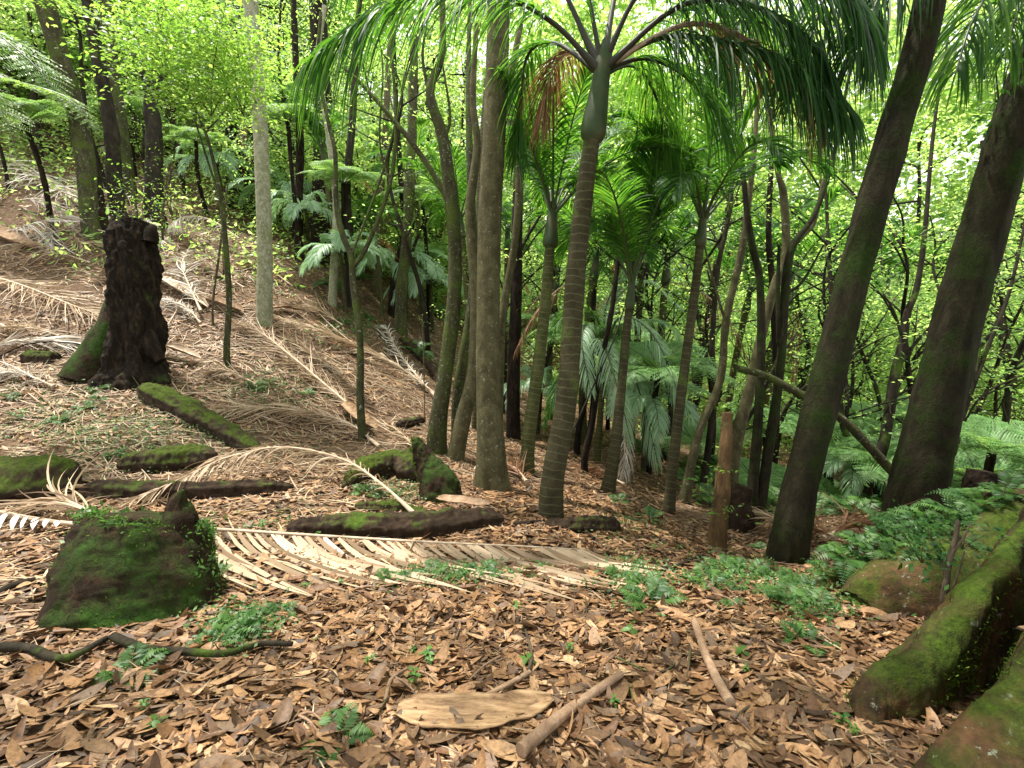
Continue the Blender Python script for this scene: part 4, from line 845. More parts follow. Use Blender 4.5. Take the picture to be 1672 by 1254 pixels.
log('long dark brown crumbling log behind the big bleached frond', [(470, 868), (560, 874), (690, 874), (820, 856)], [.07, .13, .17, .12], M_log, .55, 14, moss=250, lump=.14, n=60, ns=26)
log('mossy log running downhill from the tall black stump', [(235, 645), (310, 680), (370, 715), (425, 745)], [.16, .18, .16, .1], M_mosslog, .6, 15, moss=1600)
log('small moss covered log left of the tall black stump', [(42, 592), (95, 592)], [.13, .13], M_mosslog, .6, 16, moss=600)
log('hollow mossy log beneath the tall centre palm', [(890, 862), (950, 868), (1010, 866)], [.07, .11, .09], M_log, .55, 17, moss=300, lump=.18)
log('mossy branch lump below the arching dead frond', [(580, 832), (650, 838), (700, 845)], [.06, .07, .05], M_mosslog, .6, 18, moss=700, lump=.2)
log('dark rotten log end in the hollow below the forked tree', [(650, 700), (690, 690)], [.1, .09], M_log, .6, 19)
log('black fallen log descending the shaded far slope', [(655, 560), (700, 600), (730, 640)], [.16, .16, .14], M_log, .5, 20)
log('yellow mossy pole on the slope behind the crooked sapling', [(335, 445), (375, 462)], [.07, .06], M_mosslog, .8, 21, moss=200)
log('curled mossy log with a dark hollow in the middle distance', [(560, 800), (600, 780), (650, 775), (690, 790)], [.05, .17, .2, .2], M_mosslog, .75, 22, moss=2600, lump=.1, n=50, ns=26)
b, d = mk(712, 815)
o, _ = blob_tube('tree_stump', 'slanting black stump with a thumb shaped spike beside the curled mossy log', 'stump', [P(722, 830, d), P(714, 790, d), P(695, 755, d+.05), P(684, 730, d+.05), P(679, 716, d+.05)], [.27, .22, .13, .08, .04], M_mossstump, 23, .14, 6); moss_on(o, 2200, -.2, .03, seed=3)
b, d = mk(1590, 800)
o, _ = blob_tube('tree_stump', 'black burnt looking stump among ferns near the right edge', 'stump', [P(1598, 840, 6), P(1600, 800, 6), P(1606, 770, 6)], [.2, .17, .15], M_black, 24, .15, 6)

def stick(label, pl, w0, w1, mat=M_twig, lift=.02, arch=0.0, seed=0, cat='branch', name='fallen_branch', group=None, lump=.08, three=False, ns=8):
    if three: pts = [P(*q) for q in pl]
    else:
        pts = [G(x, y) for x, y in pl]; k = len(pts)
        for i, q in enumerate(pts): q[2] += lift+w0+arch*math.sin(PI*i/(k-1))
    b = pts[0].copy(); mb = MB(); n_ = 14*len(pts); tube(mb, cr(pts, n_), np.linspace(w0, w1, n_), ns, lump=lump, lsc=12, seed=seed)
    return tag(mb.build(name, mat, None, b), label, cat, group)
stick('pale curved branch lying at the left edge', [(-30, 830), (30, 815), (95, 806), (160, 808), (230, 812)], .04, .012, M_stick, .04)
stick('thin black vine arching across the slope in front of the tall stump', [(-10, 602), (60, 592), (140, 600), (200, 620), (235, 650)], .011, .006, M_black, .12, .25, cat='vine', name='fallen_vine')
stick('reddish forked stick on the slope below the thin black vine', [(25, 605), (55, 640), (85, 668), (98, 690), (75, 718)], .016, .007, M_stick)
stick('bent upright bare stick in front of the mossy downhill log', [(290, 700), (300, 678)], .018, .012, M_stick, .02)
stick('straight brown branch lying in the leaves, bottom centre', [(850, 1262), (905, 1205), (960, 1165), (1012, 1128)], .024, .016, M_stick, .04, ns=12)
stick('grey brown broken branch in the leaves at the lower right', [(1132, 1030), (1148, 1085), (1170, 1130), (1190, 1165)], .02, .022, M_stick, .03)
stick('dark crooked branch lying in front of the mossy stump', [(190, 1058), (240, 1078), (300, 1082), (370, 1088), (430, 1072), (480, 1068)], .022, .012, M_barkdark, .04)
stick('dark root like branch at the lower left edge', [(-20, 1075), (50, 1076), (110, 1092), (180, 1062)], .024, .014, M_barkdark, .03)
stick('thick dark stick at the left edge beside the mossy stump', [(-20, 990), (20, 968), (60, 955)], .03, .02, M_barkdark, .0)
stick('short brown stick half buried above the pale bark slab', [(790, 1155), (830, 1135), (865, 1118)], .013, .012, M_stick, .035)
stick('thin forked twig above the brown stick', [(862, 1115), (868, 1085), (860, 1050), (855, 1035)], .009, .006, M_twig, .035)
stick('small curled twig left of the pale bark slab', [(630, 1160), (640, 1125), (665, 1105)], .009, .006, M_stick, .035)
stick('dark twisted branch below the tall centre palm', [(840, 862), (900, 856), (940, 862), (970, 885)], .022, .016, M_barkdark, .01)
stick('short dark branch pointing up in the green patch', [(1078, 942), (1115, 925), (1148, 912)], .018, .012, M_barkdark, .01)
stick('leaning dead limb crossing behind the first leaning giant', [(1205, 602, 7.2), (1245, 612, 7.2), (1300, 640, 7.1), (1375, 685, 7.0), (1425, 735, 6.9), (1470, 785, 6.9)], .05, .065, M_barkgreen, three=True, lump=.1, ns=12)
stick('thin leaning limb beside the palm with thick ringed foot', [(905, 770, 7.6), (960, 650, 7.8), (1000, 560, 8.0), (1020, 500, 8.2)], .016, .01, M_barkdark, three=True)
stick('long pale stick lying down the slope below the crooked sapling', [(300, 640), (380, 665), (470, 700), (540, 720)], .012, .008, M_stick, .02)
stick('pale stick left of the sunlit ground patch', [(262, 555), (285, 520), (300, 490)], .012, .008, M_rdead, .05)
stick('curving bare frond stem in the hollow', [(500, 610), (560, 650), (640, 678), (700, 682)], .015, .008, M_stick, .03)
stick('dark pole lying across the slope at the far left', [(0, 470), (60, 495), (140, 520), (190, 530)], .03, .02, M_stick, .1)
stick('upright thin bare sapling stem left of the forked tree', [(694, 690, 9.5), (692, 600, 9.5), (690, 520, 9.5)], .012, .008, M_twig, three=True)
r_ = np.random.default_rng(8); 
for k in range(34):
    x, y = r_.uniform(0, 640), r_.uniform(440, 760); a = r_.uniform(-.2, 1.2) if r_.random() < .7 else r_.uniform(-1.2, 1.8); L = r_.uniform(25, 80)
    stick('small pale twig lying on the left slope litter', [(x, y), (x+L*.5*math.cos(a), y+L*.35*math.sin(a)+r_.uniform(-6, 6)), (x+L*math.cos(a), y+L*.7*math.sin(a))], r_.uniform(.006, .013), .004, M_stick if k % 3 else M_rdead, .02, r_.uniform(0, .06), seed=k, cat='twig', name='fallen_twig', group='twigs scattered over the left slope')
for k in range(16):
    x, y = r_.uniform(380, 1380), r_.uniform(960, 1240); a = r_.uniform(0, PI); L = r_.uniform(30, 90)
    stick('small twig lying in the brown leaves', [(x, y), (x+L*.5*math.cos(a), y+L*.35*math.sin(a)+r_.uniform(-6, 6)), (x+L*math.cos(a), y+L*.7*math.sin(a))], r_.uniform(.004, .007), .003, M_twig if k % 2 else M_stick, .03, .015, seed=k+40, cat='twig', name='fallen_twig', group='twigs in the brown leaf litter')

# ------------------------------------------------------------------ dead fronds on the ground
def dfrond(label, pl, L, W=.022, nl=60, mat=None, lift=.05, arch=0.0, ang=45, droop=.35, sides=(1, -1), rr=.02, tint=None, start=.12, group='dead palm fronds lying on the slope', bendj=.2, keel=.1, env=None, jit=.3, bendc=0.0):
    pts = [G(x, y) for x, y in pl]; k = len(pts)
    for i, q in enumerate(pts): q[2] += lift+arch*math.sin(PI*i/(k-1))
    b = pts[0].copy(); root = label if not isinstance(label, str) else thing('fallen_frond', label, 'dead frond', b, group)
    if root is label: b = np.array(root.location)
    c = cr(pts, 34); T, A, B = frame(c, np.array([0, 0, 1.0]))
    frond(pts, L, W, nl, droop=droop, ang=ang*.8 if L > .5 and jit > .2 else ang, mat=mat or M_dead, rmat=M_rdead, parent=root, origin=b, name='leaflets', clamp=.02, jit=jit, keel=keel, sides=sides, rr=rr, tint=tint, bendj=bendj, start=start, seg=7, env=env, bendc=bendc)
    return root
BIGF = dfrond('huge bleached frond lying across the front of the glade, leaflets fanned towards the camera', [(-160, 835), (0, 856), (105, 872), (335, 884), (480, 890), (640, 900), (760, 908), (860, 912), (960, 918)], 1.35, .043, 54, M_dead, .1, 0, 50, .1, (1,), .022, .5, start=.33, bendj=.05, keel=-.12, jit=.07, bendc=.35, env=[(0, 1.0), (.5, .8), (.8, .6), (1, .4)])
dfrond(BIGF, [(-160, 838), (-60, 850), (105, 877)], .24, .045, 22, M_greyfr, .14, 0, 80, .5, (1,), .02, .75, start=.02, bendj=.02, jit=.05, group=None)
dfrond('arching dead frond with drooping leaflets over the black log', [(690, 860), (620, 815), (560, 790), (470, 775), (380, 790), (300, 812), (200, 835)], .75, .016, 80, M_dead, .05, .30, 40, .75, (1, -1), .018, .5, bendj=.10)
dfrond('dead frond whose leaflets stream left over the mossy downhill log', [(620, 735), (570, 705), (500, 690), (430, 682), (360, 680)], .95, .016, 75, M_dead, .06, .12, 35, .45, (1, -1), .02, .45, bendj=.12)
dfrond('long brown frond with pale cupped sheath lying down the middle of the slope', [(605, 700), (540, 650), (480, 600), (430, 560), (400, 540)], 1.0, .016, 85, M_dead, .1, .1, 32, .3, (1, -1), .03, .5)
dfrond('weathered frond from the pale lichen trunk down into the hollow', [(725, 665), (660, 620), (590, 585), (520, 555), (455, 530)], 1.1, .018, 75, M_dead, .15, .1, 30, .3, (1, -1), .025, .6)
dfrond('pale frond with a curled white tip above the hollow', [(715, 660), (680, 625), (650, 590), (635, 560), (625, 540)], .6, .02, 55, M_greyfr, .12, .1, 40, .5, (1, -1), .025, .6)
dfrond('brown frond heap beside the dark pole at the far left', [(-40, 455), (40, 480), (120, 512), (185, 535)], 1.2, .016, 85, M_dead, .15, 0, 55, .15, (1, -1), .03, .35, bendj=.04)
dfrond('bleached frond fanning at the left edge above the small mossy log', [(-60, 590), (20, 575), (90, 572), (160, 578)], .8, .022, 60, M_greyfr, .1, .05, 30, .3)
dfrond('fan of pale leaflets behind the tall black stump', [(330, 520), (310, 480), (300, 450), (310, 420)], .9, .018, 60, M_greyfr, .15, .1, 45, .4)
dfrond('bleached drooping frond under the knobbly snag', [(395, 420), (350, 400), (310, 395), (285, 405)], .55, .03, 34, M_greyfr, .5, .2, 70, .9, bendj=.1)
dfrond('silver grey frond on the upper left slope', [(-20, 255), (40, 290), (90, 320), (120, 345)], 1.3, .03, 50, M_greyfr, .3, 0, 60, .3)
dfrond('silver frond with curling leaflets left of the green leaning tree', [(20, 400), (60, 395), (110, 385), (155, 380)], 1.0, .03, 40, M_greyfr, .3, .1, 70, .7)
FX = [(30, 340, 120, 372), (120, 430, 30, 410), (60, 305, 170, 330), (190, 335, 120, 300), (150, 440, 60, 430), (280, 470, 350, 500), (330, 540, 275, 500), (400, 480, 330, 440), (560, 540, 480, 500), (480, 480, 400, 440),
      (420, 640, 350, 620), (300, 600, 220, 580), (560, 620, 470, 560), (640, 600, 560, 560), (100, 560, 0, 545), (90, 640, 0, 620), (700, 760, 640, 700), (860, 800, 830, 770), (900, 740, 960, 700), (1020, 800, 960, 770), (1290, 890, 1200, 860), (1360, 905, 1290, 880),
      (90, 800, 0, 790), (170, 870, 60, 850), (260, 350, 190, 290), (60, 250, 10, 220), (110, 240, 60, 215), (1340, 900, 1420, 880)]+[(float(a), float(b_), float(a)+float(c), float(b_)+float(e)) for a, b_, c, e in zip(r_.uniform(-20, 330, 22), r_.uniform(215, 400, 22), r_.uniform(-70, 90, 22), r_.uniform(-25, 45, 22))]
for k, (x0, y0, x1, y1) in enumerate(FX):
    mxm, mym = (x0+x1)/2+r_.uniform(-8, 8), (y0+y1)/2+r_.uniform(-6, 6)
    m_ = (M_greyfr, M_dead, M_dead)[k % 3] if x0 < 450 else (M_dead, M_brownfr)[k % 2]
    dfrond('tangled dry frond among the others on the litter slope', [(x0, y0), (mxm, mym), (x1, y1)], r_.uniform(.6, 1.1), .017, 46, m_, r_.uniform(.05, .2), r_.uniform(0, .12), r_.uniform(10, 34), r_.uniform(.2, .9), (1, -1), .018, None, group='tangled dry fronds', jit=.35, bendj=.28)

def sheath(label, pl, w_, mat, seed=0, lift=.03, rollk=.55, name='palm_sheath', cat='palm sheath', three=False):
    """a curled trough-shaped sheet (palm leaf base or bark), with real thickness"""
    pts = np.array([G(x, y, lift) for x, y in pl]); c = cr(pts, 30); T, A, B = frame(c, np.array([0, 0, 1.0])); b = c[0].copy()
    s = np.linspace(0, 1, 30); wd = w_*np.interp(s, [0, .12, .5, .85, 1], [.35, .85, 1, .75, .25])*(1+.14*noise(c, 9, seed)+.10*noise(c, 45, seed+3))
    q = np.linspace(-1, 1, 13); mb = MB(); lay = []
    for off in (0, .006):
        lay.append(c[:, None]+A[:, None]*(q[None]*wd[:, None])[..., None]+B[:, None]*((np.abs(q)[None]**2)*wd[:, None]*rollk)[..., None]+B[:, None]*off+.012*noise((c[:, None]+A[:, None]*q[None, :, None]).reshape(-1, 3), 14, seed).reshape(30, 13)[..., None]*B[:, None])
    v = np.vstack([l.reshape(-1, 3) for l in lay]); i = np.arange(29)[:, None]*13; j = np.arange(12)[None]; f = np.stack([i+j, i+j+1, i+14+j, i+13+j], -1).reshape(-1, 4)
    e = []
    for a in range(29):
        for col in (0, 12): k0 = a*13+col; e.append([k0, k0+13, k0+13+390, k0+390])
    for col in range(12):
        for row in (0, 29): k0 = row*13+col; e.append([k0, k0+1, k0+1+390, k0+390])
    mb.add(v, np.vstack([f[:, ::-1], f+390, np.array(e)])); return tag(mb.build(name, mat, None, b), label, cat)
sheath('pale tan slab of bark lying in the leaves, bottom centre', [(650, 1180), (720, 1192), (790, 1194), (850, 1178), (900, 1155)], .08, M_slab, 1, .045, .32, 'bark_slab', 'bark')
sheath('cream cupped palm sheath at the foot of the forked sapling', [(560, 672), (590, 700), (615, 712)], .13, M_slab, 2, .12, .9)
sheath('cream curled sheath right of the pale lichen trunk', [(445, 512), (470, 512), (492, 515)], .12, M_slab, 3, .12, .3)
sheath('brown pointed sheath left of the pale lichen trunk', [(338, 497), (370, 508), (398, 518)], .14, M_stick, 4, .1, .7)
sheath('long pink brown sheath behind the tall black stump', [(262, 462), (300, 485), (340, 510)], .14, M_rdead, 5, .1, .7)
sheath('dull brown sheath lying below the dark hollow log', [(715, 832), (755, 838), (800, 842)], .07, M_stick, 6, .13, .3)
sheath('dark curled sheath at the upper left edge', [(-20, 385), (20, 402), (60, 415)], .22, M_stick, 7, .12, .6)
sheath('grey curled sheath on the stacked debris right of the tall stump', [(270, 580), (300, 590), (330, 600)], .1, M_rdead, 8, .15, .8)

moss_on(ra, 9000, -.3, .014, seed=31); moss_on(rb, 8000, -.3, .012, seed=32)
lodged = MB()
for o_ in [o for o in COL.objects if o.type == 'MESH' and (o.name.startswith('fallen_log') or (o.parent and o.parent.name.startswith('giant_tree') and o.name.startswith('root')) or (o.parent and o.parent.name.startswith('tree_stump') and o.name.startswith('trunk')))]:
    me = o_.data; k = len(me.vertices); v = np.empty(k*3, np.float32); me.vertices.foreach_get('co', v); v = v.reshape(-1, 3); nm = np.empty(k*3, np.float32); me.vertices.foreach_get('normal', nm); nm = nm.reshape(-1, 3)
    v = v+np.array(o_.parent.location if o_.parent else o_.location); wv = np.clip(nm[:, 2]-.55, 0, 1)*(v[:, 1] > .5)*(np.hypot(v[:, 0], v[:, 1]) < 12)
    if wv.sum() < .01: continue
    n_ = 26; i_ = r_.choice(k, n_, p=wv/wv.sum()); L = r_.uniform(.04, .11, n_); leaves(lodged, v[i_]+nm[i_]*.012, nm[i_]+r_.normal(0, .2, (n_, 3)), r_.normal(size=(n_, 3)), L, L*.3, curl=r_.normal(0, .1, n_), fold=.1, tint=r_.random(n_)*.94)
tag(lodged.build('lodged_leaves', M_litter), 'brown leaves caught on the tops of logs, stumps and roots', 'leaf litter', kind='stuff')
# ------------------------------------------------------------------ ferns and seedlings on the floor
def gfern(nf, L, seed, el=.9, sag=.6, mat=None):
    r_ = np.random.default_rng(seed); mb = MB()
    for k in range(nf):
        pp = cr(arc(2*PI*k/nf+r_.uniform(-.4, .4), r_.uniform(.35, el), L*r_.uniform(.6, 1.15), sag*r_.uniform(.6, 1.1), 6), 18); T, A, B = frame(pp, np.array([0, 0, 1.0])); tube(mb, pp, np.linspace(.0022, .001, 18), 4, tint=.3)
        tt = np.arange(3, 18); ev = L*.24*np.interp(tt, [3, 7, 17], [.7, 1, .15])
        for sg in (1, -1):
            hd = A[tt]*sg+T[tt]*.3; leaves(mb, pp[tt]+nrm(hd)*(ev*.5)[:, None], B[tt]+r_.normal(0, .15, (15, 3)), hd, ev, ev*.26, curl=-.08, fold=.08, tint=np.full(15, r_.random()*.9), fine=False)
    return mb.build('ground_fern', mat or M_gfern)
gf = [gfern(8, .32, 201), gfern(6, .26, 202), gfern(10, .4, 203, 1.1, .7)]
def seedling(nl, size, h, seed, mat=None):
    r_ = np.random.default_rng(seed); mb = MB(); n_ = nl
    a = np.arange(n_)*2.4; rr = size*.5; z = h*(.45+.55*np.arange(n_)/n_)
    c = np.stack([np.sin(a)*rr, np.cos(a)*rr, z], -1); hd = np.stack([np.sin(a), np.cos(a), np.full(n_, .1)], -1)
    leaves(mb, c, np.tile([0, 0, 1.0], (n_, 1))+r_.normal(0, .25, (n_, 3)), hd, np.full(n_, size), np.full(n_, size*.5), curl=-.08, fold=.1)
    tube(mb, np.array([[0, 0, -.02], [0, 0, h*.5], [0, 0, h]]), .002, 5, tint=.1); return mb.build('seedling', mat or M_herb)
sd = [seedling(6, .05, .07, 1), seedling(9, .04, .11, 2), seedling(5, .065, .06, 3)]
FP = [(385, 1035, 2), (350, 1060, 0), (455, 1010, 1), (215, 1105, 1), (550, 1225, 0), (100, 690, 2), (140, 670, 1), (160, 655, 1), (420, 635, 2), (440, 625, 1), (600, 810, 0), (640, 815, 1),
      (560, 530, 2), (600, 520, 2), (1180, 930, 1), (1220, 940, 0), (1260, 950, 1), (1300, 955, 0), (1340, 945, 1), (1160, 960, 0), (1050, 960, 0), (1010, 950, 1), (1290, 990, 2), (1330, 1005, 0), (700, 945, 1), (780, 945, 0), (640, 958, 1),
      (20, 650, 1), (190, 745, 0), (290, 755, 1), (1060, 990, 0), (1200, 1000, 1), (30, 680, 1), (500, 645, 0), (350, 950, 1), (160, 640, 0), (1240, 900, 1), (1320, 1060, 1), (110, 570, 1), (1010, 820, 1), (1060, 850, 0)]
LBF = {0: 'small green fern tuft growing through the litter', 1: 'little dark green fern growing through the litter', 2: 'larger feathery fern growing through the litter'}
def place(src, used_, p, rz, sc, label, group, tilt=(0, 0), cat='fern'):
    if src.name in used_:
        o = src.copy(); COL.objects.link(o)
    else: o = src; used_.add(src.name)
    o.location = p; o.rotation_euler = (tilt[0], tilt[1], rz); o.scale = (sc,)*3; o['label'] = label; o['category'] = cat; o['group'] = group; return o
us = set()
for k, (x, y, v_) in enumerate(FP):
    p = G(x, y, .0); place(gf[v_], us, p, k*1.3, r_.uniform(.7, 1.15), LBF[v_], ('small ferns on the floor', 'dark ferns on the floor', 'feathery ferns on the floor')[v_])
for k, (x, d) in enumerate([(1180, 8.5), (1220, 9.5), (1260, 8.8), (1300, 9.5), (1335, 8.3), (1370, 8.8), (1400, 8.0), (1430, 9.4), (1455, 8.6), (1500, 9), (1530, 8), (1560, 9.3), (1590, 8.2), (1620, 9.2), (1650, 8.2), (1120, 10), (1050, 12), (1160, 11), (1290, 11), (1360, 11), (1480, 11), (1600, 11), (1350, 9.8), (1420, 10.6), (620, 19), (660, 17), (580, 16), (690, 14.5)]):
    p = P(x, 800, d); p[2] = hz(p[0], p[1]); place(gf[k % 3], us, p, k*1.7, r_.uniform(2.4, 3.6), 'knee high fern growing on the bank behind the trunks', 'knee high ferns on the bank')
# ferns and leafy plants perched on the big roots
for k, (x, y, d, v_, s) in enumerate([(1380, 905, 3.5, 2, 1), (1420, 890, 3.5, 0, 1.2), (1450, 870, 3.45, 2, .9), (1490, 865, 3.4, 0, 1.1), (1350, 930, 3.55, 1, 1), (1520, 850, 3.35, 2, 1), (1400, 930, 3.4, 1, 1.2), (1560, 835, 3.3, 0, 1.2), (1310, 955, 3.5, 1, 1), (1460, 905, 3.2, 1, .9), (1600, 820, 3.3, 2, .9), (1510, 895, 3.1, 0, .8), (1640, 800, 3.3, 2, .8), (1295, 965, 3.45, 0, .8), (1570, 870, 3.1, 1, 1)]):
    place(gf[v_], us, P(x, y+8, d), k*1.1, s, 'fern growing on the mossy back root of the giant tree', 'ferns on the mossy roots')
SP = [(675, 1075), (705, 1095), (845, 1000), (1000, 940), (680, 1135), (860, 1095), (610, 1090), (1215, 1105), (1210, 1080), (1370, 1190), (1385, 1215), (965, 920), (1040, 925), (1065, 905), (1130, 955), (1150, 970), (1190, 955), (1210, 965), (700, 1085), (600, 1100), (830, 940), (800, 935), (760, 950), (735, 955), (690, 965), (475, 975), (500, 965), (1080, 1015), (930, 1075), (1030, 1040),
      (1110, 900), (560, 960), (880, 930), (1250, 985), (1170, 1000), (1095, 950), (1020, 975), (430, 870), (350, 845), (60, 700), (120, 700), (200, 690), (250, 735), (330, 735), (560, 850), (520, 880), (240, 1175), (255, 1200), (1000, 1165), (1180, 940)]
for k, (x, y) in enumerate(SP):
    i_ = k % 3; place(sd[i_], us, G(x, y, .01), k*1.9, r_.uniform(.45, .95), ('bright green seedling in the leaf litter', 'many leaved seedling in the leaf litter', 'broad leaved seedling in the leaf litter')[i_], ('bright seedlings', 'many leaved seedlings', 'broad leaved seedlings')[i_], (r_.uniform(-.2, .2), r_.uniform(-.2, .2)), 'seedling')
# low green cover as one mass
mb = MB()
for (cx_, cy_, sx, sy, n_, s) in ((1220, 945, 120, 25, 1300, .035), (1050, 950, 70, 30, 450, .035), (760, 945, 90, 14, 700, .03), (100, 680, 160, 45, 1500, .04), (420, 630, 60, 25, 500, .05), (400, 1030, 70, 30, 600, .03), (240, 715, 170, 30, 1900, .04), (580, 530, 50, 22, 700, .09), (650, 810, 70, 15, 900, .03), (420, 850, 90, 18, 500, .03), (1330, 1000, 60, 20, 600, .03), (180, 600, 60, 25, 700, .05), (470, 650, 60, 25, 300, .05), (1030, 860, 50, 15, 300, .03)):
    c0 = G(cx_, cy_); d0 = depth(c0); gx_ = G(cx_+sx, cy_)-c0; gy_ = G(cx_, cy_-sy)-c0
    u1, u2 = rng.normal(0, .6, n_), rng.normal(0, .7, n_); xy = c0[:2]+u1[:, None]*gx_[:2]+u2[:, None]*gy_[:2]
    keep = noise(np.stack([xy[:, 0], xy[:, 1], 0*u1], -1), 3.5, 6) > -.25; xy = xy[keep]; n_ = len(xy)
    c = np.stack([xy[:, 0], xy[:, 1], H(xy[:, 0], xy[:, 1])+rng.uniform(.02, .075, n_)*(1+.04*d0)], -1)
    leaves(mb, c, np.tile([0, 0, 1.0], (n_, 1))+rng.normal(0, .45, (n_, 3)), rng.normal(size=(n_, 3)), s*rng.uniform(.5, 1.2, n_), s*.5, fine=False)
tag(mb.build('ground_herbs', M_gfern), 'low green herbs and moss patches over the forest floor', 'ground cover', kind='stuff')
# dark leafed shrub at the right
b = P(1538, 1022, 2.35)
wtree('small dark shrub with bare reddish stems in front of the mossy roots', b, [(1540, 990, 2.35), (1548, 930, 2.35), (1560, 880, 2.35), (1565, 850, 2.35)], [11, 9, 8, 5, 3], M_twig, [([(1545, 945, 2.35), (1530, 900, 2.4), (1515, 865, 2.4)], 4, 2), ([(1555, 905, 2.35), (1572, 880, 2.3), (1585, 855, 2.3)], 4, 2), ([(1542, 975, 2.35), (1556, 960, 2.3), (1575, 900, 2.3)], 4, 2)],
      seed=90, ns=7, name='shrub', cat='shrub', flare=0, leafm=M_dark, crown=[(1515, 880, 2.45, (.2, .16, .1), 16, 20, .04), (1580, 870, 2.4, (.12, .1, .1), 8, 12, .035)])

# ------------------------------------------------------------------ background forest
def btree(seed, h, sp, label='x', lm=None, lo=10):
    r_ = np.random.default_rng(seed); root = thing('forest_tree', label, 'tree', (0, 0, 0), 'trees closing the background')
    top = np.array([r_.uniform(-.8, .8), r_.uniform(-.8, .8), h]); mid = top*.5+r_.normal(0, .2, 3)
    mb = MB(); tr = cr([np.array([0, 0, -.5]), mid*.5, mid, (mid+top)/2+r_.normal(0, .15, 3), top], 40); tube(mb, tr, np.linspace(.11, .03, 40), 8, lump=.06, seed=seed); 
    sprays = []
    for k in range(16):
        i_ = int(r_.uniform(lo, 39)); a = r_.uniform(0, 6.28); L = r_.uniform(1.0, 2.6)*(1.2-.5*i_/40)
        e = np.array([math.sin(a)*L, math.cos(a)*L, r_.uniform(.1, 1.2)]); q = cr([tr[i_], tr[i_]+e*.5+r_.normal(0, .15, 3), tr[i_]+e], 12); tube(mb, q, np.linspace(.035, .008, 12), 5, cap=False, seed=k)
        for s in (.45, .7, .85, 1.0): sprays.append(tr[i_]+e*s+r_.normal(0, .35, 3))
        sprays.append(tr[i_]+e+r_.normal(0, .5, 3))
    mb.build('trunk', M_barkdark, root)
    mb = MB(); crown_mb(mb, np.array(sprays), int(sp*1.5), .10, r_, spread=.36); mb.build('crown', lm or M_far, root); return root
BT = [btree(301, 8, 42), btree(302, 6, 46), btree(303, 9, 40, lm=M_broad), btree(304, 3.6, 70, lo=3)]
for t in BT: kids(t); [kids(c) for c in t.children]
r_ = np.random.default_rng(42); us2 = set(); spots = []
def okspot(x, y):
    return all((x-a)**2+(y-c)**2 > 3.0 for a, c in spots)
tries = 0
cells = [(-8, 22, 13, 26, 26), (-24, -6, 22, 42, 34), (5, 26, 15, 22, 10), (10, 36, 22, 38, 24), (-8, 14, 26, 46, 24), (-30, -12, 16, 26, 16), (-16, -3, 19, 26, 10), (22, 46, 14, 40, 12)]
for (xa, xb, ya, yb, cnt) in cells:
    c_ = 0
    while c_ < cnt and tries < 4000:
        tries += 1; x, y = r_.uniform(xa, xb), r_.uniform(ya, yb)
        if not okspot(x, y): continue
        t_ = (x+4.5)*-.643+(y-10)*.766; l_ = abs((x+4.5)*.766+(y-10)*.643)
        pxx = CX+FPX*x/max(1, y)
        if 820 < pxx < 1330 and y < 30 and r_.random() < .6: continue        # lighter gap down the valley
        if 0 < t_ < 17 and l_ < 3.6: continue        # the gap that lets the sun down on the slope
        
        if x < -4 and y < 15-.25*x: continue
        if -4 < x < 1.5 and y < 19: continue
        spots.append((x, y)); c_ += 1
for k, (x, y) in enumerate(spots):
    i_ = int(r_.choice(4, p=[.13, .22, .08, .57])); src = BT[i_]; sc = r_.uniform(.8, 1.5)*(1+max(0, math.hypot(x, y)-25)*.015)
    lab = ('leafy background tree with yellow green crown', 'low branching background tree with yellow green crown', 'taller background tree with deeper green crown', 'bushy young background tree')[i_]
    loc = (x, y, hz(x, y)-.1)
    if src.name not in us2: us2.add(src.name); src.location = loc; src.rotation_euler.z = r_.uniform(0, 6.28); src.scale = (sc,)*3; src['label'] = lab; o = src
    else: o = dup(src, loc, r_.uniform(0, 6.28), sc, lab)
    o['group'] = ('yellow green background trees', 'low branching background trees', 'deeper green background trees', 'bushy young background trees')[i_]
for i_, t in enumerate(BT):
    if t.name not in us2:
        for c in list(t.children): bpy.data.objects.remove(c)
        bpy.data.objects.remove(t)
TS = []
for sd_ in (501, 502, 503, 504):
    q_ = np.random.default_rng(sd_); t = thing('sapling', 'x', 'sapling', (0, 0, 0), 'thin dark saplings of the thicket'); hh = q_.uniform(5, 7.5)
    mb = MB(); tr = cr([np.array([0, 0, -.4])]+[np.array([q_.normal(0, .22)*(k+1)*.6, q_.normal(0, .22)*(k+1)*.6, hh*(k+1)/5]) for k in range(5)], 50); tube(mb, tr, np.interp(np.linspace(0, 1, 50), [0, 1], [q_.uniform(.045, .08), .012]), 8, lump=.08, seed=sd_); sp_ = []
    for k in range(9):
        i_ = int(q_.uniform(8, 46)); a = q_.uniform(0, 6.28); L = q_.uniform(.7, 1.9); e = np.array([math.sin(a)*L, math.cos(a)*L, q_.uniform(.5, 1.5)]); qq = cr([tr[i_], tr[i_]+e*.5+q_.normal(0, .12, 3), tr[i_]+e], 12); tube(mb, qq, np.linspace(.022, .005, 12), 5, cap=False)
        f_ = tr[i_]+e*.5; e2 = q_.normal(0, .5, 3); tube(mb, cr([qq[6], qq[6]+e2*.5+q_.normal(0, .06, 3), qq[6]+e2], 8), np.linspace(.01, .004, 8), 4, cap=False); sp_ += [qq[-1], qq[6]+e2, qq[9]+q_.normal(0, .2, 3)]
    mb.build('trunk', M_barkdark, t); mb = MB(); crown_mb(mb, np.array(sp_), 26, .085, q_, spread=.26); mb.build('crown', M_far, t); TS.append(t); kids(t)
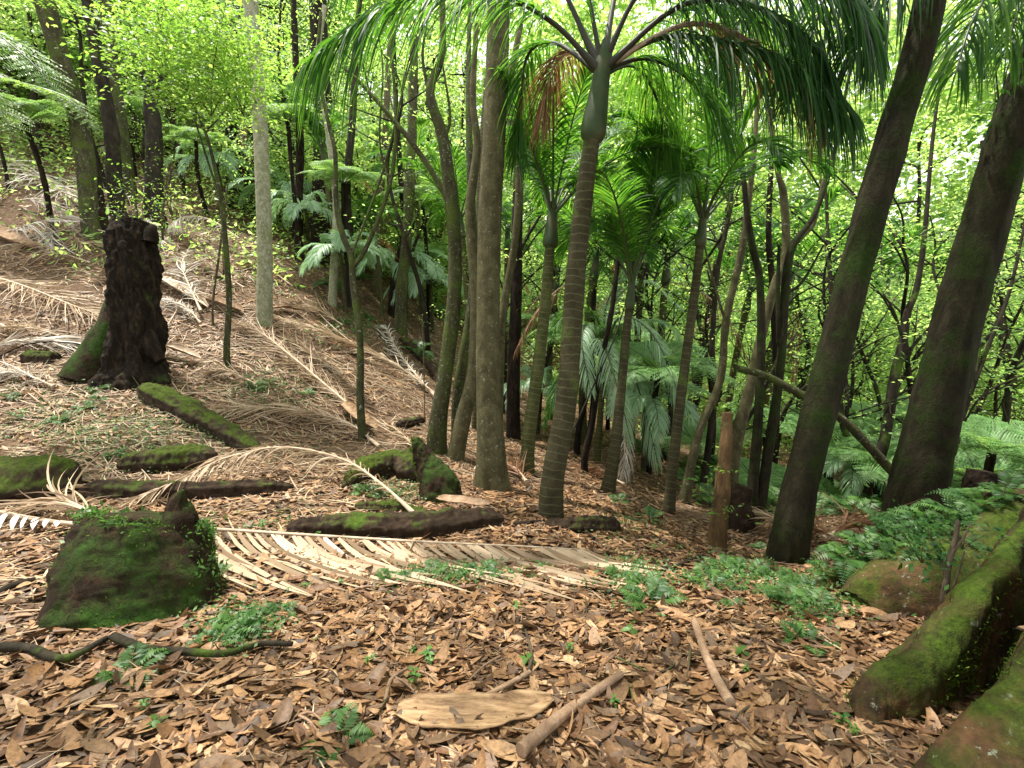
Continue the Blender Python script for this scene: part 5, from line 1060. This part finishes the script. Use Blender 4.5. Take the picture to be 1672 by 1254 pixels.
SPX = [(1015, 9.5), (1058, 12), (1090, 10.5), (1155, 13), (1180, 10), (1215, 12.5), (1232, 9.5), (1300, 11), (1325, 14), (1350, 9.5), (1385, 12), (1402, 10), (1440, 13.5), (1470, 10.5), (1500, 9.5), (1540, 12), (1575, 10), (1610, 13), (1640, 9), (1665, 11), (930, 13), (880, 12), (820, 12), (775, 13), (700, 14), (668, 16), (600, 19), (560, 20), (500, 22), (450, 21), (1130, 16), (1260, 15), (1420, 16), (1560, 15), (350, 20), (300, 19), (240, 17), (90, 16), (20, 15)]
for k, (px, d) in enumerate(SPX):
    p = P(px, 600, d); p[2] = hz(p[0], p[1]); i_ = k % 4; lab = 'thin dark branching sapling in the thicket'
    if k < 4: o = TS[i_]; o.location = p; o['label'] = lab; o.rotation_euler = (r_.uniform(-.1, .1), r_.uniform(-.05, .2), k)
    else: o = dup(TS[i_], p, k*1.9, r_.uniform(.8, 1.2), lab, (r_.uniform(-.12, .12), r_.uniform(-.12, .12)))
# far woodland as one mass on the opposite hillside
mb = MB(); n_ = 210000; a = np.radians(rng.uniform(-62, 62, n_)); R = rng.uniform(38, 62, n_); cl = rng.integers(0, 1500, n_)
ca, cR, cz = np.radians(rng.uniform(-60, 62, 1500)), rng.uniform(38, 64, 1500), rng.random(1500)
x = np.sin(ca[cl])*cR[cl]; y = np.cos(ca[cl])*cR[cl]; g = H(x, y); top = np.interp(np.degrees(ca[cl]), [-60, -10, 20, 60], [24, 26, 26, 24])
z = g+cz[cl]**1.1*top
c = np.stack([x, y, z], -1)+rng.normal(0, 1, (n_, 3))*np.array([1.5, 1.5, .8])
L = rng.uniform(.35, .8, n_); leaves(mb, c, rng.normal(0, .6, (n_, 3))+np.array([0, 0, .7]), rng.normal(size=(n_, 3)), L, L*.5, fine=False)
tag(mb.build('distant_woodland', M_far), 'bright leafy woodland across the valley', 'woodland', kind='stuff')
# undergrowth filling the valley side
mb = MB(); n_ = 42000; cl = rng.integers(0, 800, n_); cx0 = rng.uniform(-3, 34, 800); cy0 = rng.uniform(11, 36, 800)
cx0[620:] = rng.uniform(-26, -6, 180); cy0[620:] = rng.uniform(11, 26, 180); keepc = (cy0 > 13.5+np.clip(4-cx0, 0, 9)*1.8) | ((cx0 < -6) & (cy0 > 9-.25*cx0)); x = cx0[cl]; y = cy0[cl]; kp = keepc[cl]; x, y = x[kp], y[kp]; n_ = len(x)
x = x+rng.normal(0, .5, n_); y = y+rng.normal(0, .5, n_); c = np.stack([x, y, H(x, y)+np.abs(rng.normal(0, .55, n_))], -1)
L = rng.uniform(.08, .22, n_); leaves(mb, c, rng.normal(0, .5, (n_, 3))+np.array([0, 0, 1]), rng.normal(size=(n_, 3)), L, L*.42, fine=False)
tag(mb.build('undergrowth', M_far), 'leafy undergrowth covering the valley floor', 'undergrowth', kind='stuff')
